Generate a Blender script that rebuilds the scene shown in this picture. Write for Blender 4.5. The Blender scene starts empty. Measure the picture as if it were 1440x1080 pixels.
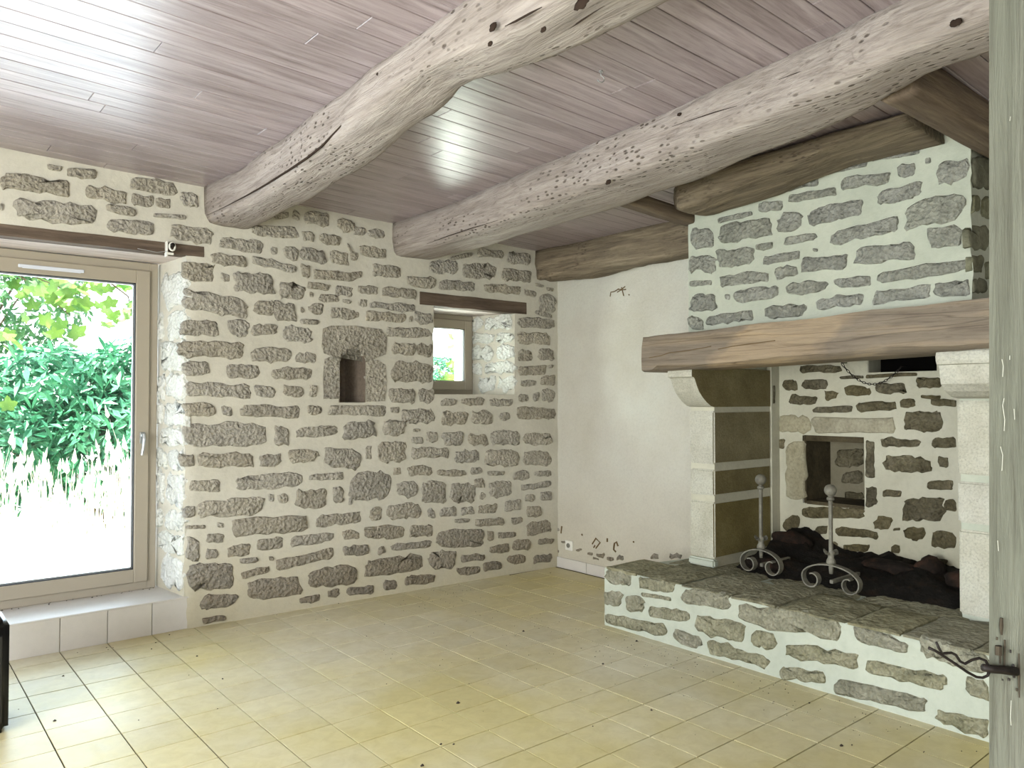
import bpy, bmesh, math, random
import numpy as np
from mathutils import Vector, Matrix, noise
random.seed(7)
rnd = random.random
def ru(a, b): return a + (b - a) * random.random()

# ------------------------------------------------------------------ camera, world, sun, exposure
sc = bpy.context.scene
COL = sc.collection
FPX = 1082.075; YAW = 0.6956329; PIT = 0.0205543
CAM = Vector((0, 0, 1.45856))
FW = Vector((math.sin(YAW)*math.cos(PIT), math.cos(YAW)*math.cos(PIT), math.sin(PIT)))
RT = Vector((math.cos(YAW), -math.sin(YAW), 0)); UP = RT.cross(FW)
cd = bpy.data.cameras.new('camera'); cam = bpy.data.objects.new('camera', cd); COL.objects.link(cam)
cam.matrix_world = Matrix(((RT.x, UP.x, -FW.x, CAM.x), (RT.y, UP.y, -FW.y, CAM.y), (RT.z, UP.z, -FW.z, CAM.z), (0, 0, 0, 1)))
cd.sensor_width = 36; cd.lens = FPX*36/1440; cd.clip_start = .02; cd.clip_end = 300
sc.camera = cam
vs = sc.view_settings
vs.view_transform = 'Standard'; vs.look = 'None'; vs.gamma = 1; vs.use_curve_mapping = False
vs.exposure = 0.63

w = bpy.data.worlds.new('sky'); sc.world = w; w.use_nodes = True
nt = w.node_tree; nt.nodes.clear()
sky = nt.nodes.new('ShaderNodeTexSky'); sky.sky_type = 'NISHITA'; sky.sun_disc = False
sky.sun_elevation = math.radians(52); sky.sun_rotation = math.radians(250); sky.dust_density = 3.0; sky.air_density = 1.0
mixs = nt.nodes.new('ShaderNodeMix'); mixs.data_type = 'RGBA'; mixs.inputs[0].default_value = .55
nt.links.new(sky.outputs[0], mixs.inputs[6]); mixs.inputs[7].default_value = (4.6, 4.9, 5.0, 1)   # thin bright haze over the blue
bg = nt.nodes.new('ShaderNodeBackground'); bg.inputs[1].default_value = 0.8
wo = nt.nodes.new('ShaderNodeOutputWorld')
nt.links.new(mixs.outputs[2], bg.inputs[0]); nt.links.new(bg.outputs[0], wo.inputs[0])

def lamp(name, kind, energy, col, direction=None, loc=(0, 0, 0), size=None, angle=None):
    l = bpy.data.lights.new(name, kind); l.energy = energy; l.color = col
    o = bpy.data.objects.new(name, l); COL.objects.link(o); o.location = loc
    if direction: o.rotation_euler = Vector(direction).to_track_quat('-Z', 'Y').to_euler()
    if size: l.shape = 'RECTANGLE'; l.size, l.size_y = size
    if angle: l.angle = angle
    return o
SUN_DIR = (.50, -.02, -.80)
lamp('sun', 'SUN', 16.0, (1, .96, .88), SUN_DIR, angle=.02)
# daylight coming in at the openings of the room (the windows in view and an unseen one to the west), plus added rear fill
lamp('daylight_large_window', 'AREA', 78, (.66, .80, 1), (.2, -1, .05), (.3, 5.62, 1.3), (2.3, 2.0))
lamp('daylight_small_window', 'AREA', 15, (.92, 1, .92), (.25, -1, -.1), (3.8, 5.52, 1.85), (.5, .55))
lamp('fill_light_rear', 'AREA', 42, (1, 1, .93), (.55, .83, 0), (-1.6, -2.4, 1.35), (1.4, 2.1))  # fill lamp added at the unseen rear to brighten the room
lamp('daylight_west_window', 'AREA', 150, (.95, .99, .97), (1, .12, -.10), (-2.45, 1.65, 1.30), (2.4, 1.5))

# ------------------------------------------------------------------ pixel ray helper (measured points put on real planes)
def ray(x, y): return FW + RT*((x-720)/FPX) + UP*((540-y)/FPX)
WA = 5.198; WS = -.055                      # window wall: Y = WA + WS*X
def onA(x, y):
    d = ray(x, y); t = WA/(d.y - WS*d.x); p = CAM + d*t; return (p.x, p.z)
def onX(X):
    def f(x, y):
        d = ray(x, y); t = X/d.x; p = CAM + d*t; return (p.y, p.z)
    return f
def onY(Y):
    def f(x, y):
        d = ray(x, y); t = Y/d.y; p = CAM + d*t; return (p.x, p.z)
    return f

# ------------------------------------------------------------------ materials
def new_mat(name):
    m = bpy.data.materials.new(name); m.use_nodes = True
    n = m.node_tree.nodes; return m, n, m.node_tree.links, n['Principled BSDF']
def N(nodes, t, **k):
    n = nodes.new(t)
    for a, b in k.items():
        if a.startswith('_'): setattr(n, a[1:], b)
        else: n.inputs[a.replace('__', ' ')].default_value = b
    return n
def ramp(nodes, stops):
    r = nodes.new('ShaderNodeValToRGB'); e = r.color_ramp.elements
    while len(e) < len(stops): e.new(.5)
    for i, (p, c) in enumerate(stops):
        e[i].position = p; e[i].color = (*c, 1) if len(c) == 3 else c
    return r
def s2l(c):
    return tuple((v/255/12.92 if v/255 <= .04045 else ((v/255+.055)/1.055)**2.4) for v in c)
def mapped(nodes, links, scale=(1, 1, 1), coord='pos', rot=(0, 0, 0)):
    mp = nodes.new('ShaderNodeMapping'); mp.inputs['Scale'].default_value = scale; mp.inputs['Rotation'].default_value = rot
    if coord == 'pos': g = nodes.new('ShaderNodeNewGeometry'); links.new(g.outputs['Position'], mp.inputs[0])
    else: g = nodes.new('ShaderNodeTexCoord'); links.new(g.outputs['Object'], mp.inputs[0])
    return mp
def rough_mat(name, cols, scale=6, fine=45, rough=.9, bump=.01, finebump=.003, rand=.0, damp=None, damp_h=.75, spec=.2, pits=0, mapscale=(1, 1, 1), strength=.8, spk=.36, lump=0.):
    """broken colour: coarse noise through a ramp, fine speckle, optional per-object variation and damp stain near the floor"""
    m, n, l, b = new_mat(name)
    mp = mapped(n, l, mapscale)
    a = N(n, 'ShaderNodeTexNoise', Scale=scale, Detail=6, Roughness=.62); l.new(mp.outputs[0], a.inputs[0])
    c = N(n, 'ShaderNodeTexNoise', Scale=fine, Detail=5, Roughness=.7); l.new(mp.outputs[0], c.inputs[0])
    r = ramp(n, [(.3 + .4*i/(len(cols)-1), s2l(k)) for i, k in enumerate(cols)])
    l.new(a.outputs[0], r.inputs[0])
    r2 = ramp(n, [(.30, (1-spk,)*3), (.5, (1, 1, 1)), (.72, (1+spk*.55,)*3)]); l.new(c.outputs[0], r2.inputs[0])
    mx = N(n, 'ShaderNodeMix', _data_type='RGBA', _blend_type='MULTIPLY'); mx.inputs[0].default_value = .8
    l.new(r.outputs[0], mx.inputs[6]); l.new(r2.outputs[0], mx.inputs[7]); out = mx.outputs[2]
    if rand:
        oi = n.new('ShaderNodeObjectInfo'); mr = N(n, 'ShaderNodeMapRange'); mr.inputs[3].default_value = 1-rand; mr.inputs[4].default_value = 1+rand*.8
        l.new(oi.outputs['Random'], mr.inputs[0])
        hv = n.new('ShaderNodeHueSaturation'); l.new(mr.outputs[0], hv.inputs['Value']); l.new(out, hv.inputs['Color'])
        ma = N(n, 'ShaderNodeMath', _operation='MULTIPLY_ADD'); ma.inputs[1].default_value = .35; ma.inputs[2].default_value = .75
        mm = N(n, 'ShaderNodeMath', _operation='MULTIPLY'); mm.inputs[1].default_value = 7.31; fr = N(n, 'ShaderNodeMath', _operation='FRACT')
        l.new(oi.outputs['Random'], mm.inputs[0]); l.new(mm.outputs[0], fr.inputs[0]); l.new(fr.outputs[0], ma.inputs[0]); l.new(ma.outputs[0], hv.inputs['Saturation'])
        out = hv.outputs[0]
    if damp:
        g = n.new('ShaderNodeNewGeometry'); sx = n.new('ShaderNodeSeparateXYZ'); l.new(g.outputs['Position'], sx.inputs[0])
        ad = N(n, 'ShaderNodeMath', _operation='MULTIPLY_ADD'); ad.inputs[1].default_value = -.9; ad.inputs[2].default_value = 0; l.new(a.outputs[0], ad.inputs[0])
        su = N(n, 'ShaderNodeMath', _operation='ADD'); l.new(sx.outputs[2], su.inputs[0]); l.new(ad.outputs[0], su.inputs[1])
        mr2 = N(n, 'ShaderNodeMapRange'); mr2.inputs[1].default_value = -.45+0.0; mr2.inputs[2].default_value = -.45+damp_h; mr2.inputs[3].default_value = .75; mr2.inputs[4].default_value = 0
        l.new(su.outputs[0], mr2.inputs[0])
        m3 = N(n, 'ShaderNodeMix', _data_type='RGBA', _blend_type='MULTIPLY'); l.new(mr2.outputs[0], m3.inputs[0]); l.new(out, m3.inputs[6]); m3.inputs[7].default_value = (*damp, 1)
        out = m3.outputs[2]
    if pits:
        v = N(n, 'ShaderNodeTexVoronoi', Scale=pits); l.new(mp.outputs[0], v.inputs[0])
        rp = ramp(n, [(.10, (.35, .35, .35)), (.22, (1, 1, 1))]); l.new(v.outputs[0], rp.inputs[0])
        m4 = N(n, 'ShaderNodeMix', _data_type='RGBA', _blend_type='MULTIPLY'); m4.inputs[0].default_value = .8
        l.new(out, m4.inputs[6]); l.new(rp.outputs[0], m4.inputs[7]); out = m4.outputs[2]
    l.new(out, b.inputs['Base Color']); b.inputs['Roughness'].default_value = rough; b.inputs['Specular IOR Level'].default_value = spec
    h = N(n, 'ShaderNodeMath', _operation='MULTIPLY_ADD'); h.inputs[1].default_value = finebump/max(bump, 1e-6)
    l.new(c.outputs[0], h.inputs[0])
    a2 = N(n, 'ShaderNodeTexNoise', Scale=fine*.33, Detail=7, Roughness=.6); l.new(mp.outputs[0], a2.inputs[0]); l.new(a2.outputs[0], h.inputs[2])
    if lump:          # chipped facets
        vz = N(n, 'ShaderNodeTexVoronoi', Scale=lump); wm = N(n, 'ShaderNodeVectorMath', _operation='MULTIPLY_ADD'); wm.inputs[1].default_value = (.05, .05, .05)
        l.new(a2.outputs[1], wm.inputs[0]); l.new(mp.outputs[0], wm.inputs[2]); l.new(wm.outputs[0], vz.inputs[0])
        h2 = N(n, 'ShaderNodeMath', _operation='MULTIPLY_ADD'); h2.inputs[1].default_value = .9; l.new(vz.outputs[0], h2.inputs[0]); l.new(h.outputs[0], h2.inputs[2]); h = h2
    bp = n.new('ShaderNodeBump'); bp.inputs['Strength'].default_value = strength; bp.inputs['Distance'].default_value = bump
    l.new(h.outputs[0], bp.inputs['Height']); l.new(bp.outputs[0], b.inputs['Normal'])
    return m
def plain(name, col, rough=.5, metal=0., spec=.5, emit=None):
    m, n, l, b = new_mat(name)
    b.inputs['Base Color'].default_value = (*s2l(col), 1); b.inputs['Roughness'].default_value = rough
    b.inputs['Metallic'].default_value = metal; b.inputs['Specular IOR Level'].default_value = spec
    return m
def wood_mat(name, cols, axis, rough=.7, worm=0., knots=False, coat=0., bump=.006, rand=0., fine=1.0, crack=.0):
    m, n, l, b = new_mat(name)
    sc_ = [11.*fine]*3; sc_['XYZ'.index(axis)] = .7*fine
    mp = mapped(n, l, tuple(sc_))
    if rand:
        oi = n.new('ShaderNodeObjectInfo'); cx = N(n, 'ShaderNodeCombineXYZ'); mu = N(n, 'ShaderNodeMath', _operation='MULTIPLY'); mu.inputs[1].default_value = 37.
        l.new(oi.outputs['Random'], mu.inputs[0]); l.new(mu.outputs[0], cx.inputs[0]); l.new(mu.outputs[0], cx.inputs[2]); l.new(cx.outputs[0], mp.inputs['Location'])
    a = N(n, 'ShaderNodeTexNoise', Scale=1.6, Detail=7, Roughness=.62, Distortion=.9); l.new(mp.outputs[0], a.inputs[0])
    r = ramp(n, [(.25 + .5*i/(len(cols)-1), s2l(k)) for i, k in enumerate(cols)]); l.new(a.outputs[0], r.inputs[0]); out = r.outputs[0]
    wv = N(n, 'ShaderNodeTexNoise', Scale=5.5, Detail=8, Roughness=.7, Distortion=.4); l.new(mp.outputs[0], wv.inputs[0])
    r2 = ramp(n, [(.3, (.60, .57, .55)), (.5, (1, 1, 1)), (.75, (1.22, 1.22, 1.22))]); l.new(wv.outputs[0], r2.inputs[0])
    mx = N(n, 'ShaderNodeMix', _data_type='RGBA', _blend_type='MULTIPLY'); mx.inputs[0].default_value = .9
    l.new(out, mx.inputs[6]); l.new(r2.outputs[0], mx.inputs[7]); out = mx.outputs[2]
    if rand:
        mr = N(n, 'ShaderNodeMapRange'); mr.inputs[3].default_value = 1-rand; mr.inputs[4].default_value = 1+rand*.7
        l.new(oi.outputs['Random'], mr.inputs[0]); hv = n.new('ShaderNodeHueSaturation'); l.new(mr.outputs[0], hv.inputs['Value']); l.new(out, hv.inputs['Color']); out = hv.outputs[0]
    hgt = wv.outputs[0]
    if knots:
        ks = [7.]*3; ks['XYZ'.index(axis)] = 2.2
        mk = mapped(n, l, tuple(ks)); v = N(n, 'ShaderNodeTexVoronoi', Scale=.55); l.new(mk.outputs[0], v.inputs[0])
        rk = ramp(n, [(.03, (.35, .28, .25)), (.10, (1, 1, 1))]); l.new(v.outputs[0], rk.inputs[0])
        m5 = N(n, 'ShaderNodeMix', _data_type='RGBA', _blend_type='MULTIPLY'); m5.inputs[0].default_value = .7
        l.new(out, m5.inputs[6]); l.new(rk.outputs[0], m5.inputs[7]); out = m5.outputs[2]
    if worm:
        ws = [1.]*3; ws['XYZ'.index(axis)] = .45
        mw = mapped(n, l, tuple(ws)); v = N(n, 'ShaderNodeTexVoronoi', Scale=42); l.new(mw.outputs[0], v.inputs[0])
        zone = N(n, 'ShaderNodeTexNoise', Scale=2.6, Detail=3); l.new(mw.outputs[0], zone.inputs[0])
        rz = ramp(n, [(.46, (0, 0, 0)), (.60, (1, 1, 1))]); l.new(zone.outputs[0], rz.inputs[0])
        rw = ramp(n, [(.16, (.16, .12, .08)), (.30, (1, 1, 1))]); l.new(v.outputs[0], rw.inputs[0])
        mw2 = N(n, 'ShaderNodeMath', _operation='MULTIPLY'); mw2.inputs[1].default_value = worm; l.new(rz.outputs[0], mw2.inputs[0])
        m6 = N(n, 'ShaderNodeMix', _data_type='RGBA', _blend_type='MULTIPLY'); l.new(mw2.outputs[0], m6.inputs[0])
        l.new(out, m6.inputs[6]); l.new(rw.outputs[0], m6.inputs[7]); out = m6.outputs[2]
        ad = N(n, 'ShaderNodeMath', _operation='MULTIPLY'); l.new(rw.outputs[0], ad.inputs[0]); ad.inputs[1].default_value = 1
        ad2 = N(n, 'ShaderNodeMix', _data_type='FLOAT'); l.new(mw2.outputs[0], ad2.inputs[0]); l.new(wv.outputs[0], ad2.inputs[2])
        s3 = N(n, 'ShaderNodeMath', _operation='MULTIPLY_ADD'); l.new(ad.outputs[0], s3.inputs[0]); s3.inputs[1].default_value = .9; l.new(wv.outputs[0], s3.inputs[2]); l.new(s3.outputs[0], ad2.inputs[3])
        hgt = ad2.outputs[0]
    if crack:
        cs = [9.]*3; cs['XYZ'.index(axis)] = .30
        mc = mapped(n, l, tuple(cs)); v = N(n, 'ShaderNodeTexNoise', Scale=1.0, Detail=2, Distortion=.5); l.new(mc.outputs[0], v.inputs[0])
        rc = ramp(n, [(.488, (1, 1, 1)), (.5, (.25, .2, .16)), (.512, (1, 1, 1))]); l.new(v.outputs[0], rc.inputs[0])
        m7 = N(n, 'ShaderNodeMix', _data_type='RGBA', _blend_type='MULTIPLY'); m7.inputs[0].default_value = crack
        l.new(out, m7.inputs[6]); l.new(rc.outputs[0], m7.inputs[7]); out = m7.outputs[2]
    l.new(out, b.inputs['Base Color']); b.inputs['Roughness'].default_value = rough; b.inputs['Specular IOR Level'].default_value = .35
    if coat: b.inputs['Coat Weight'].default_value = coat; b.inputs['Coat Roughness'].default_value = .3
    bp = n.new('ShaderNodeBump'); bp.inputs['Strength'].default_value = .7; bp.inputs['Distance'].default_value = bump
    l.new(hgt, bp.inputs['Height']); l.new(bp.outputs[0], b.inputs['Normal'])
    return m

M = {}
M['stone'] = rough_mat('granite_warm', [(162, 155, 142), (182, 175, 161), (198, 191, 177)], 9, 50, bump=.030, finebump=.018, rand=.09, strength=1, spk=.42, lump=42, damp=(.40, .34, .26), damp_h=.62)
M['mortar'] = rough_mat('lime_mortar', [(184, 180, 168), (192, 188, 176), (197, 193, 182)], 3, 34, spk=.08, bump=.006, finebump=.002, damp=(.80, .74, .58), damp_h=.6)
M['stone_cool'] = rough_mat('granite_cool', [(144, 145, 136), (160, 161, 151), (176, 177, 168)], 9, 50, bump=.028, finebump=.014, rand=.09, strength=1, spk=.38, lump=42)
M['mortar_cool'] = rough_mat('white_mortar', [(168, 173, 160), (178, 183, 170), (185, 189, 176)], 3, 34, spk=.07, bump=.005, finebump=.002)
M['stone_fire'] = rough_mat('granite_sooty', [(92, 84, 62), (120, 112, 86), (140, 132, 108)], 8, 50, bump=.028, finebump=.014, rand=.18, strength=1, lump=42, damp=(.42, .36, .24), damp_h=1.0)
M['mortar_fire'] = rough_mat('mortar_sooty', [(178, 175, 158), (192, 190, 174), (200, 198, 184)], 2.5, 34, spk=.08, bump=.006, finebump=.002, damp=(.70, .64, .48), damp_h=.9)
M['ashlar'] = rough_mat('ashlar_light', [(172, 169, 154), (186, 184, 170), (194, 194, 182)], 5, 90, bump=.006, finebump=.003, rand=.04)
M['ashlar_shade'] = rough_mat('ashlar_shaded', [(108, 98, 64), (124, 113, 77), (138, 129, 92)], 3, 90, bump=.006, finebump=.003, rand=.06)  # darkened ashlar: shade on the side faces is painted in
M['slab'] = rough_mat('hearth_slab', [(118, 114, 92), (144, 140, 116), (166, 162, 138)], 9, 50, bump=.03, finebump=.012, lump=30, rand=.10)
M['hearth_stone'] = rough_mat('hearth_granite', [(134, 132, 108), (160, 157, 132), (182, 178, 154)], 8, 50, bump=.03, finebump=.014, rand=.10, strength=1, lump=42)
M['plaster'] = rough_mat('old_plaster', [(188, 184, 173), (196, 193, 184), (200, 200, 192)], 1.6, 70, spk=.10, bump=.005, finebump=.003, damp=(.90, .84, .72), damp_h=.9)
M['soot'] = rough_mat('soot', [(16, 14, 12), (24, 21, 18), (44, 34, 26)], 9, 40, bump=.02, finebump=.01)
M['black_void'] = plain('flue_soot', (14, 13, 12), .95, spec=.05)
M['grout'] = rough_mat('floor_grout', [(58, 48, 30), (82, 70, 46)], 3, 40, bump=.001, finebump=.001)
M['beam'] = wood_mat('beam_pale_oak', [(140, 130, 123), (164, 154, 148), (180, 171, 166)], 'Y', .8, worm=.8, bump=.03, crack=.25)
M['beam_dark'] = wood_mat('beam_dark_oak', [(84, 74, 62), (120, 108, 91), (156, 143, 122)], 'Y', .85, worm=.55, bump=.016, crack=.4)
M['mantel'] = wood_mat('mantel_oak', [(118, 106, 94), (142, 130, 116), (168, 150, 124)], 'Y', .75, worm=.15, bump=.008, crack=.5, fine=.7)
M['lintel'] = wood_mat('lintel_oak', [(64, 52, 44), (92, 78, 66), (120, 104, 90)], 'X', .75, bump=.006)
M['stub'] = wood_mat('trimmer_oak', [(78, 64, 52), (104, 90, 76), (134, 118, 98)], 'X', .8, bump=.008)
M['plank'] = wood_mat('ceiling_pine', [(116, 101, 104), (150, 137, 141), (175, 164, 170)], 'X', .30, knots=True, bump=.003, rand=.10, coat=.5)
M['soffit'] = wood_mat('lintel_soffit', [(186, 172, 166), (204, 192, 188), (212, 204, 202)], 'X', .6, bump=.004)
M['frame'] = plain('beige_joinery', (156, 147, 132), .42)
M['gasket'] = plain('black_gasket', (30, 32, 36), .6)
M['spacer'] = plain('aluminium_spacer', (190, 192, 196), .35, .8)
M['chrome'] = plain('satin_metal', (185, 188, 190), .28, .9)
M['white'] = plain('white_plastic', (222, 220, 212), .4)
M['iron'] = rough_mat('wrought_iron', [(92, 89, 80), (114, 111, 100), (132, 129, 117)], 12, 80, rough=.55, bump=.002, finebump=.001, spec=.5)
M['black_iron'] = plain('black_iron', (34, 28, 26), .55, .5)
M['blackbox'] = plain('black_casing', (16, 16, 18), .35)
M['debris'] = plain('dark_crumbs', (52, 42, 34), .9)
M['door'] = wood_mat('grey_green_painted_wood', [(104, 106, 96), (116, 119, 108), (134, 136, 126)], 'Z', .65, bump=.003)
M['door_scar'] = plain('bare_dark_wood', (58, 50, 38), .9)
M['bark'] = rough_mat('bark', [(70, 58, 44), (104, 90, 70)], 8, 40, bump=.01, finebump=.004)

def mantel_patches():
    """the pale scraped patch in the middle of the mantel against its grey-brown ends"""
    m = M['mantel']; n = m.node_tree.nodes; l = m.node_tree.links; b = n['Principled BSDF']; src = b.inputs['Base Color'].links[0].from_socket
    g = n.new('ShaderNodeNewGeometry'); mpp = n.new('ShaderNodeMapping'); mpp.inputs['Scale'].default_value = (1, .8, 2.4); l.new(g.outputs['Position'], mpp.inputs[0])
    ns = N(n, 'ShaderNodeTexNoise', Scale=2.2, Detail=5); l.new(mpp.outputs[0], ns.inputs[0]); sx = n.new('ShaderNodeSeparateXYZ'); l.new(g.outputs['Position'], sx.inputs[0])
    # f = |y + .9*(z-1.75)*... - 2.42| + noise
    k1 = N(n, 'ShaderNodeMath', _operation='MULTIPLY_ADD'); k1.inputs[1].default_value = 1.6; l.new(sx.outputs[2], k1.inputs[0]); l.new(sx.outputs[1], k1.inputs[2])
    k2 = N(n, 'ShaderNodeMath', _operation='SUBTRACT'); l.new(k1.outputs[0], k2.inputs[0]); k2.inputs[1].default_value = 2.46+1.6*1.76
    k3 = N(n, 'ShaderNodeMath', _operation='ABSOLUTE'); l.new(k2.outputs[0], k3.inputs[0])
    k4 = N(n, 'ShaderNodeMath', _operation='MULTIPLY_ADD'); k4.inputs[1].default_value = .9; l.new(ns.outputs[0], k4.inputs[0]); l.new(k3.outputs[0], k4.inputs[2])
    rp = ramp(n, [(.70, (1, 1, 1)), (.80, (0, 0, 0))]); l.new(k4.outputs[0], rp.inputs[0])
    tan = N(n, 'ShaderNodeMix', _data_type='RGBA', _blend_type='MULTIPLY'); tan.inputs[0].default_value = 1; l.new(src, tan.inputs[6]); tan.inputs[7].default_value = (1.24, 1.17, 1.04, 1)
    gry = N(n, 'ShaderNodeMix', _data_type='RGBA', _blend_type='MULTIPLY'); gry.inputs[0].default_value = 1; l.new(src, gry.inputs[6]); gry.inputs[7].default_value = (.80, .80, .80, 1)
    mx = N(n, 'ShaderNodeMix', _data_type='RGBA'); l.new(rp.outputs[0], mx.inputs[0]); l.new(gry.outputs[2], mx.inputs[6]); l.new(tan.outputs[2], mx.inputs[7]); l.new(mx.outputs[2], b.inputs['Base Color'])
mantel_patches()
def tile_mat():
    m, n, l, b = new_mat('floor_tile')
    mp = mapped(n, l)
    a = N(n, 'ShaderNodeTexNoise', Scale=.55, Detail=5, Roughness=.6); l.new(mp.outputs[0], a.inputs[0])
    c = N(n, 'ShaderNodeTexNoise', Scale=14, Detail=6, Roughness=.65, Distortion=.6); l.new(mp.outputs[0], c.inputs[0])
    r = ramp(n, [(.38, s2l((202, 190, 138))), (.60, s2l((212, 206, 182)))]); l.new(a.outputs[0], r.inputs[0])
    r2 = ramp(n, [(.3, (.88, .86, .80)), (.6, (1.02, 1.02, 1.02))]); l.new(c.outputs[0], r2.inputs[0])
    mx = N(n, 'ShaderNodeMix', _data_type='RGBA', _blend_type='MULTIPLY'); mx.inputs[0].default_value = 1
    l.new(r.outputs[0], mx.inputs[6]); l.new(r2.outputs[0], mx.inputs[7])
    oi = n.new('ShaderNodeObjectInfo'); mr = N(n, 'ShaderNodeMapRange'); mr.inputs[3].default_value = .94; mr.inputs[4].default_value = 1.04
    l.new(oi.outputs['Random'], mr.inputs[0]); hv = n.new('ShaderNodeHueSaturation'); l.new(mr.outputs[0], hv.inputs['Value']); l.new(mx.outputs[2], hv.inputs['Color'])
    l.new(hv.outputs[0], b.inputs['Base Color']); b.inputs['Specular IOR Level'].default_value = .22
    rr = ramp(n, [(.3, (.36, .36, .36)), (.7, (.50, .50, .50))]); l.new(c.outputs[0], rr.inputs[0]); l.new(rr.outputs[0], b.inputs['Roughness'])
    bp = n.new('ShaderNodeBump'); bp.inputs['Strength'].default_value = .35; bp.inputs['Distance'].default_value = .002; l.new(c.outputs[0], bp.inputs['Height']); l.new(bp.outputs[0], b.inputs['Normal'])
    return m
M['tile'] = tile_mat()
def step_mat():
    m = rough_mat('step_tile', [(192, 187, 180), (199, 194, 187), (204, 199, 192)], 1.2, 8, spk=.06, rough=.4, bump=.001, finebump=.001, rand=.03); return m
M['step'] = step_mat()
M['niche_shade'] = rough_mat('niche_shade', [(62, 54, 40), (78, 70, 54), (96, 88, 68)], 5, 50, bump=.006)  # firebox niche lining, with the shade of the recess in its colour
def glass_mat():
    m, n, l, b = new_mat('window_glass'); n.remove(b)
    g = N(n, 'ShaderNodeBsdfGlossy', Roughness=.02); t = N(n, 'ShaderNodeBsdfTransparent'); t.inputs[0].default_value = (.97, 1, .985, 1)
    lw = n.new('ShaderNodeFresnel'); lw.inputs[0].default_value = 1.45
    mx = n.new('ShaderNodeMixShader'); l.new(lw.outputs[0], mx.inputs[0]); l.new(t.outputs[0], mx.inputs[1]); l.new(g.outputs[0], mx.inputs[2])
    l.new(mx.outputs[0], n['Material Output'].inputs[0]); return m
M['glass'] = glass_mat()
def leaf_mat(name, c1, c2, tr):
    m, n, l, b = new_mat(name)
    mp = mapped(n, l); a = N(n, 'ShaderNodeTexNoise', Scale=3.0, Detail=5); l.new(mp.outputs[0], a.inputs[0])
    r = ramp(n, [(.35, s2l(c1)), (.65, s2l(c2))]); l.new(a.outputs[0], r.inputs[0]); l.new(r.outputs[0], b.inputs['Base Color']); b.inputs['Roughness'].default_value = .45
    t = n.new('ShaderNodeBsdfTranslucent'); l.new(r.outputs[0], t.inputs[0])
    mx = n.new('ShaderNodeMixShader'); mx.inputs[0].default_value = tr; l.new(b.outputs[0], mx.inputs[1]); l.new(t.outputs[0], mx.inputs[2]); l.new(mx.outputs[0], n['Material Output'].inputs[0])
    return m
M['leaf_shrub'] = leaf_mat('shrub_leaf', (28, 96, 66), (80, 150, 110), .2)
M['leaf_light'] = leaf_mat('young_leaf', (44, 96, 22), (124, 158, 70), .2)
M['leaf_far'] = leaf_mat('hedge_leaf', (30, 84, 44), (80, 130, 74), .2)
M['grass'] = leaf_mat('dry_grass', (236, 230, 212), (246, 242, 230), .4)
M['ground'] = rough_mat('dry_gravel_ground', [(222, 218, 206), (234, 231, 222)], 4, 50, bump=.01)

# ------------------------------------------------------------------ mesh helpers
def link_mesh(name, me, parent=None, mat=None, smooth=False):
    o = bpy.data.objects.new(name, me); COL.objects.link(o)
    if mat is not None and not me.materials: me.materials.append(mat)
    if smooth and len(me.polygons): me.polygons.foreach_set('use_smooth', [True]*len(me.polygons))
    if parent is not None: o.parent = parent
    return o
def mesh(name, V, F, parent=None, mat=None, smooth=False):
    me = bpy.data.meshes.new(name); me.from_pydata([tuple(v) for v in V], [], F); me.update()
    return link_mesh(name, me, parent, mat, smooth)
def from_bm(name, bm, parent=None, mat=None, smooth=False):
    bmesh.ops.recalc_face_normals(bm, faces=bm.faces)
    me = bpy.data.meshes.new(name); bm.to_mesh(me); bm.free(); return link_mesh(name, me, parent, mat, smooth)
def bbox(bm, x0, x1, y0, y1, z0, z1, bev=0.):
    """adds a box (optionally chamfered) to bm"""
    r = bmesh.ops.create_cube(bm, size=1); vs_ = r['verts']
    for v in vs_: v.co = Vector((x0 if v.co.x < 0 else x1, y0 if v.co.y < 0 else y1, z0 if v.co.z < 0 else z1))
    if bev: bmesh.ops.bevel(bm, geom=list({e for v in vs_ for e in v.link_edges}), offset=bev, segments=1, affect='EDGES')
def box(name, x0, x1, y0, y1, z0, z1, parent=None, mat=None, bev=0.):
    bm = bmesh.new(); bbox(bm, x0, x1, y0, y1, z0, z1, bev); return from_bm(name, bm, parent, mat)
def prism(name, poly, z0, z1, parent=None, mat=None, bm=None):
    own = bm is None
    if own: bm = bmesh.new()
    lo = [bm.verts.new((x, y, z0)) for x, y in poly]; hi = [bm.verts.new((x, y, z1)) for x, y in poly]
    bm.faces.new(lo); bm.faces.new(hi); k = len(poly)
    for i in range(k): bm.faces.new((lo[i], lo[(i+1) % k], hi[(i+1) % k], hi[i]))
    if own: return from_bm(name, bm, parent, mat)
def tube(bm, pts, r, seg=8, flat=None, caps=True):
    """sweep a round (or flat = (w,h)) section along pts"""
    P = [Vector(p) for p in pts]; rings = []
    prev = None
    for i, p in enumerate(P):
        t = (P[min(i+1, len(P)-1)] - P[max(i-1, 0)]).normalized()
        if prev is None: a = t.cross(Vector((0, 0, 1)));  a = a if a.length > .1 else t.cross(Vector((1, 0, 0)))
        else: a = prev - t*prev.dot(t)
        a.normalize(); prev = a; b = t.cross(a)
        rr = r[i] if isinstance(r, (list, tuple)) else r
        rings.append([bm.verts.new(p + a*math.cos(2*math.pi*k/seg)*rr + b*math.sin(2*math.pi*k/seg)*rr) for k in range(seg)])
    for i in range(len(rings)-1):
        for k in range(seg): bm.faces.new((rings[i][k], rings[i][(k+1) % seg], rings[i+1][(k+1) % seg], rings[i+1][k]))
    if caps: bm.faces.new(rings[0]); bm.faces.new(rings[-1])
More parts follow.
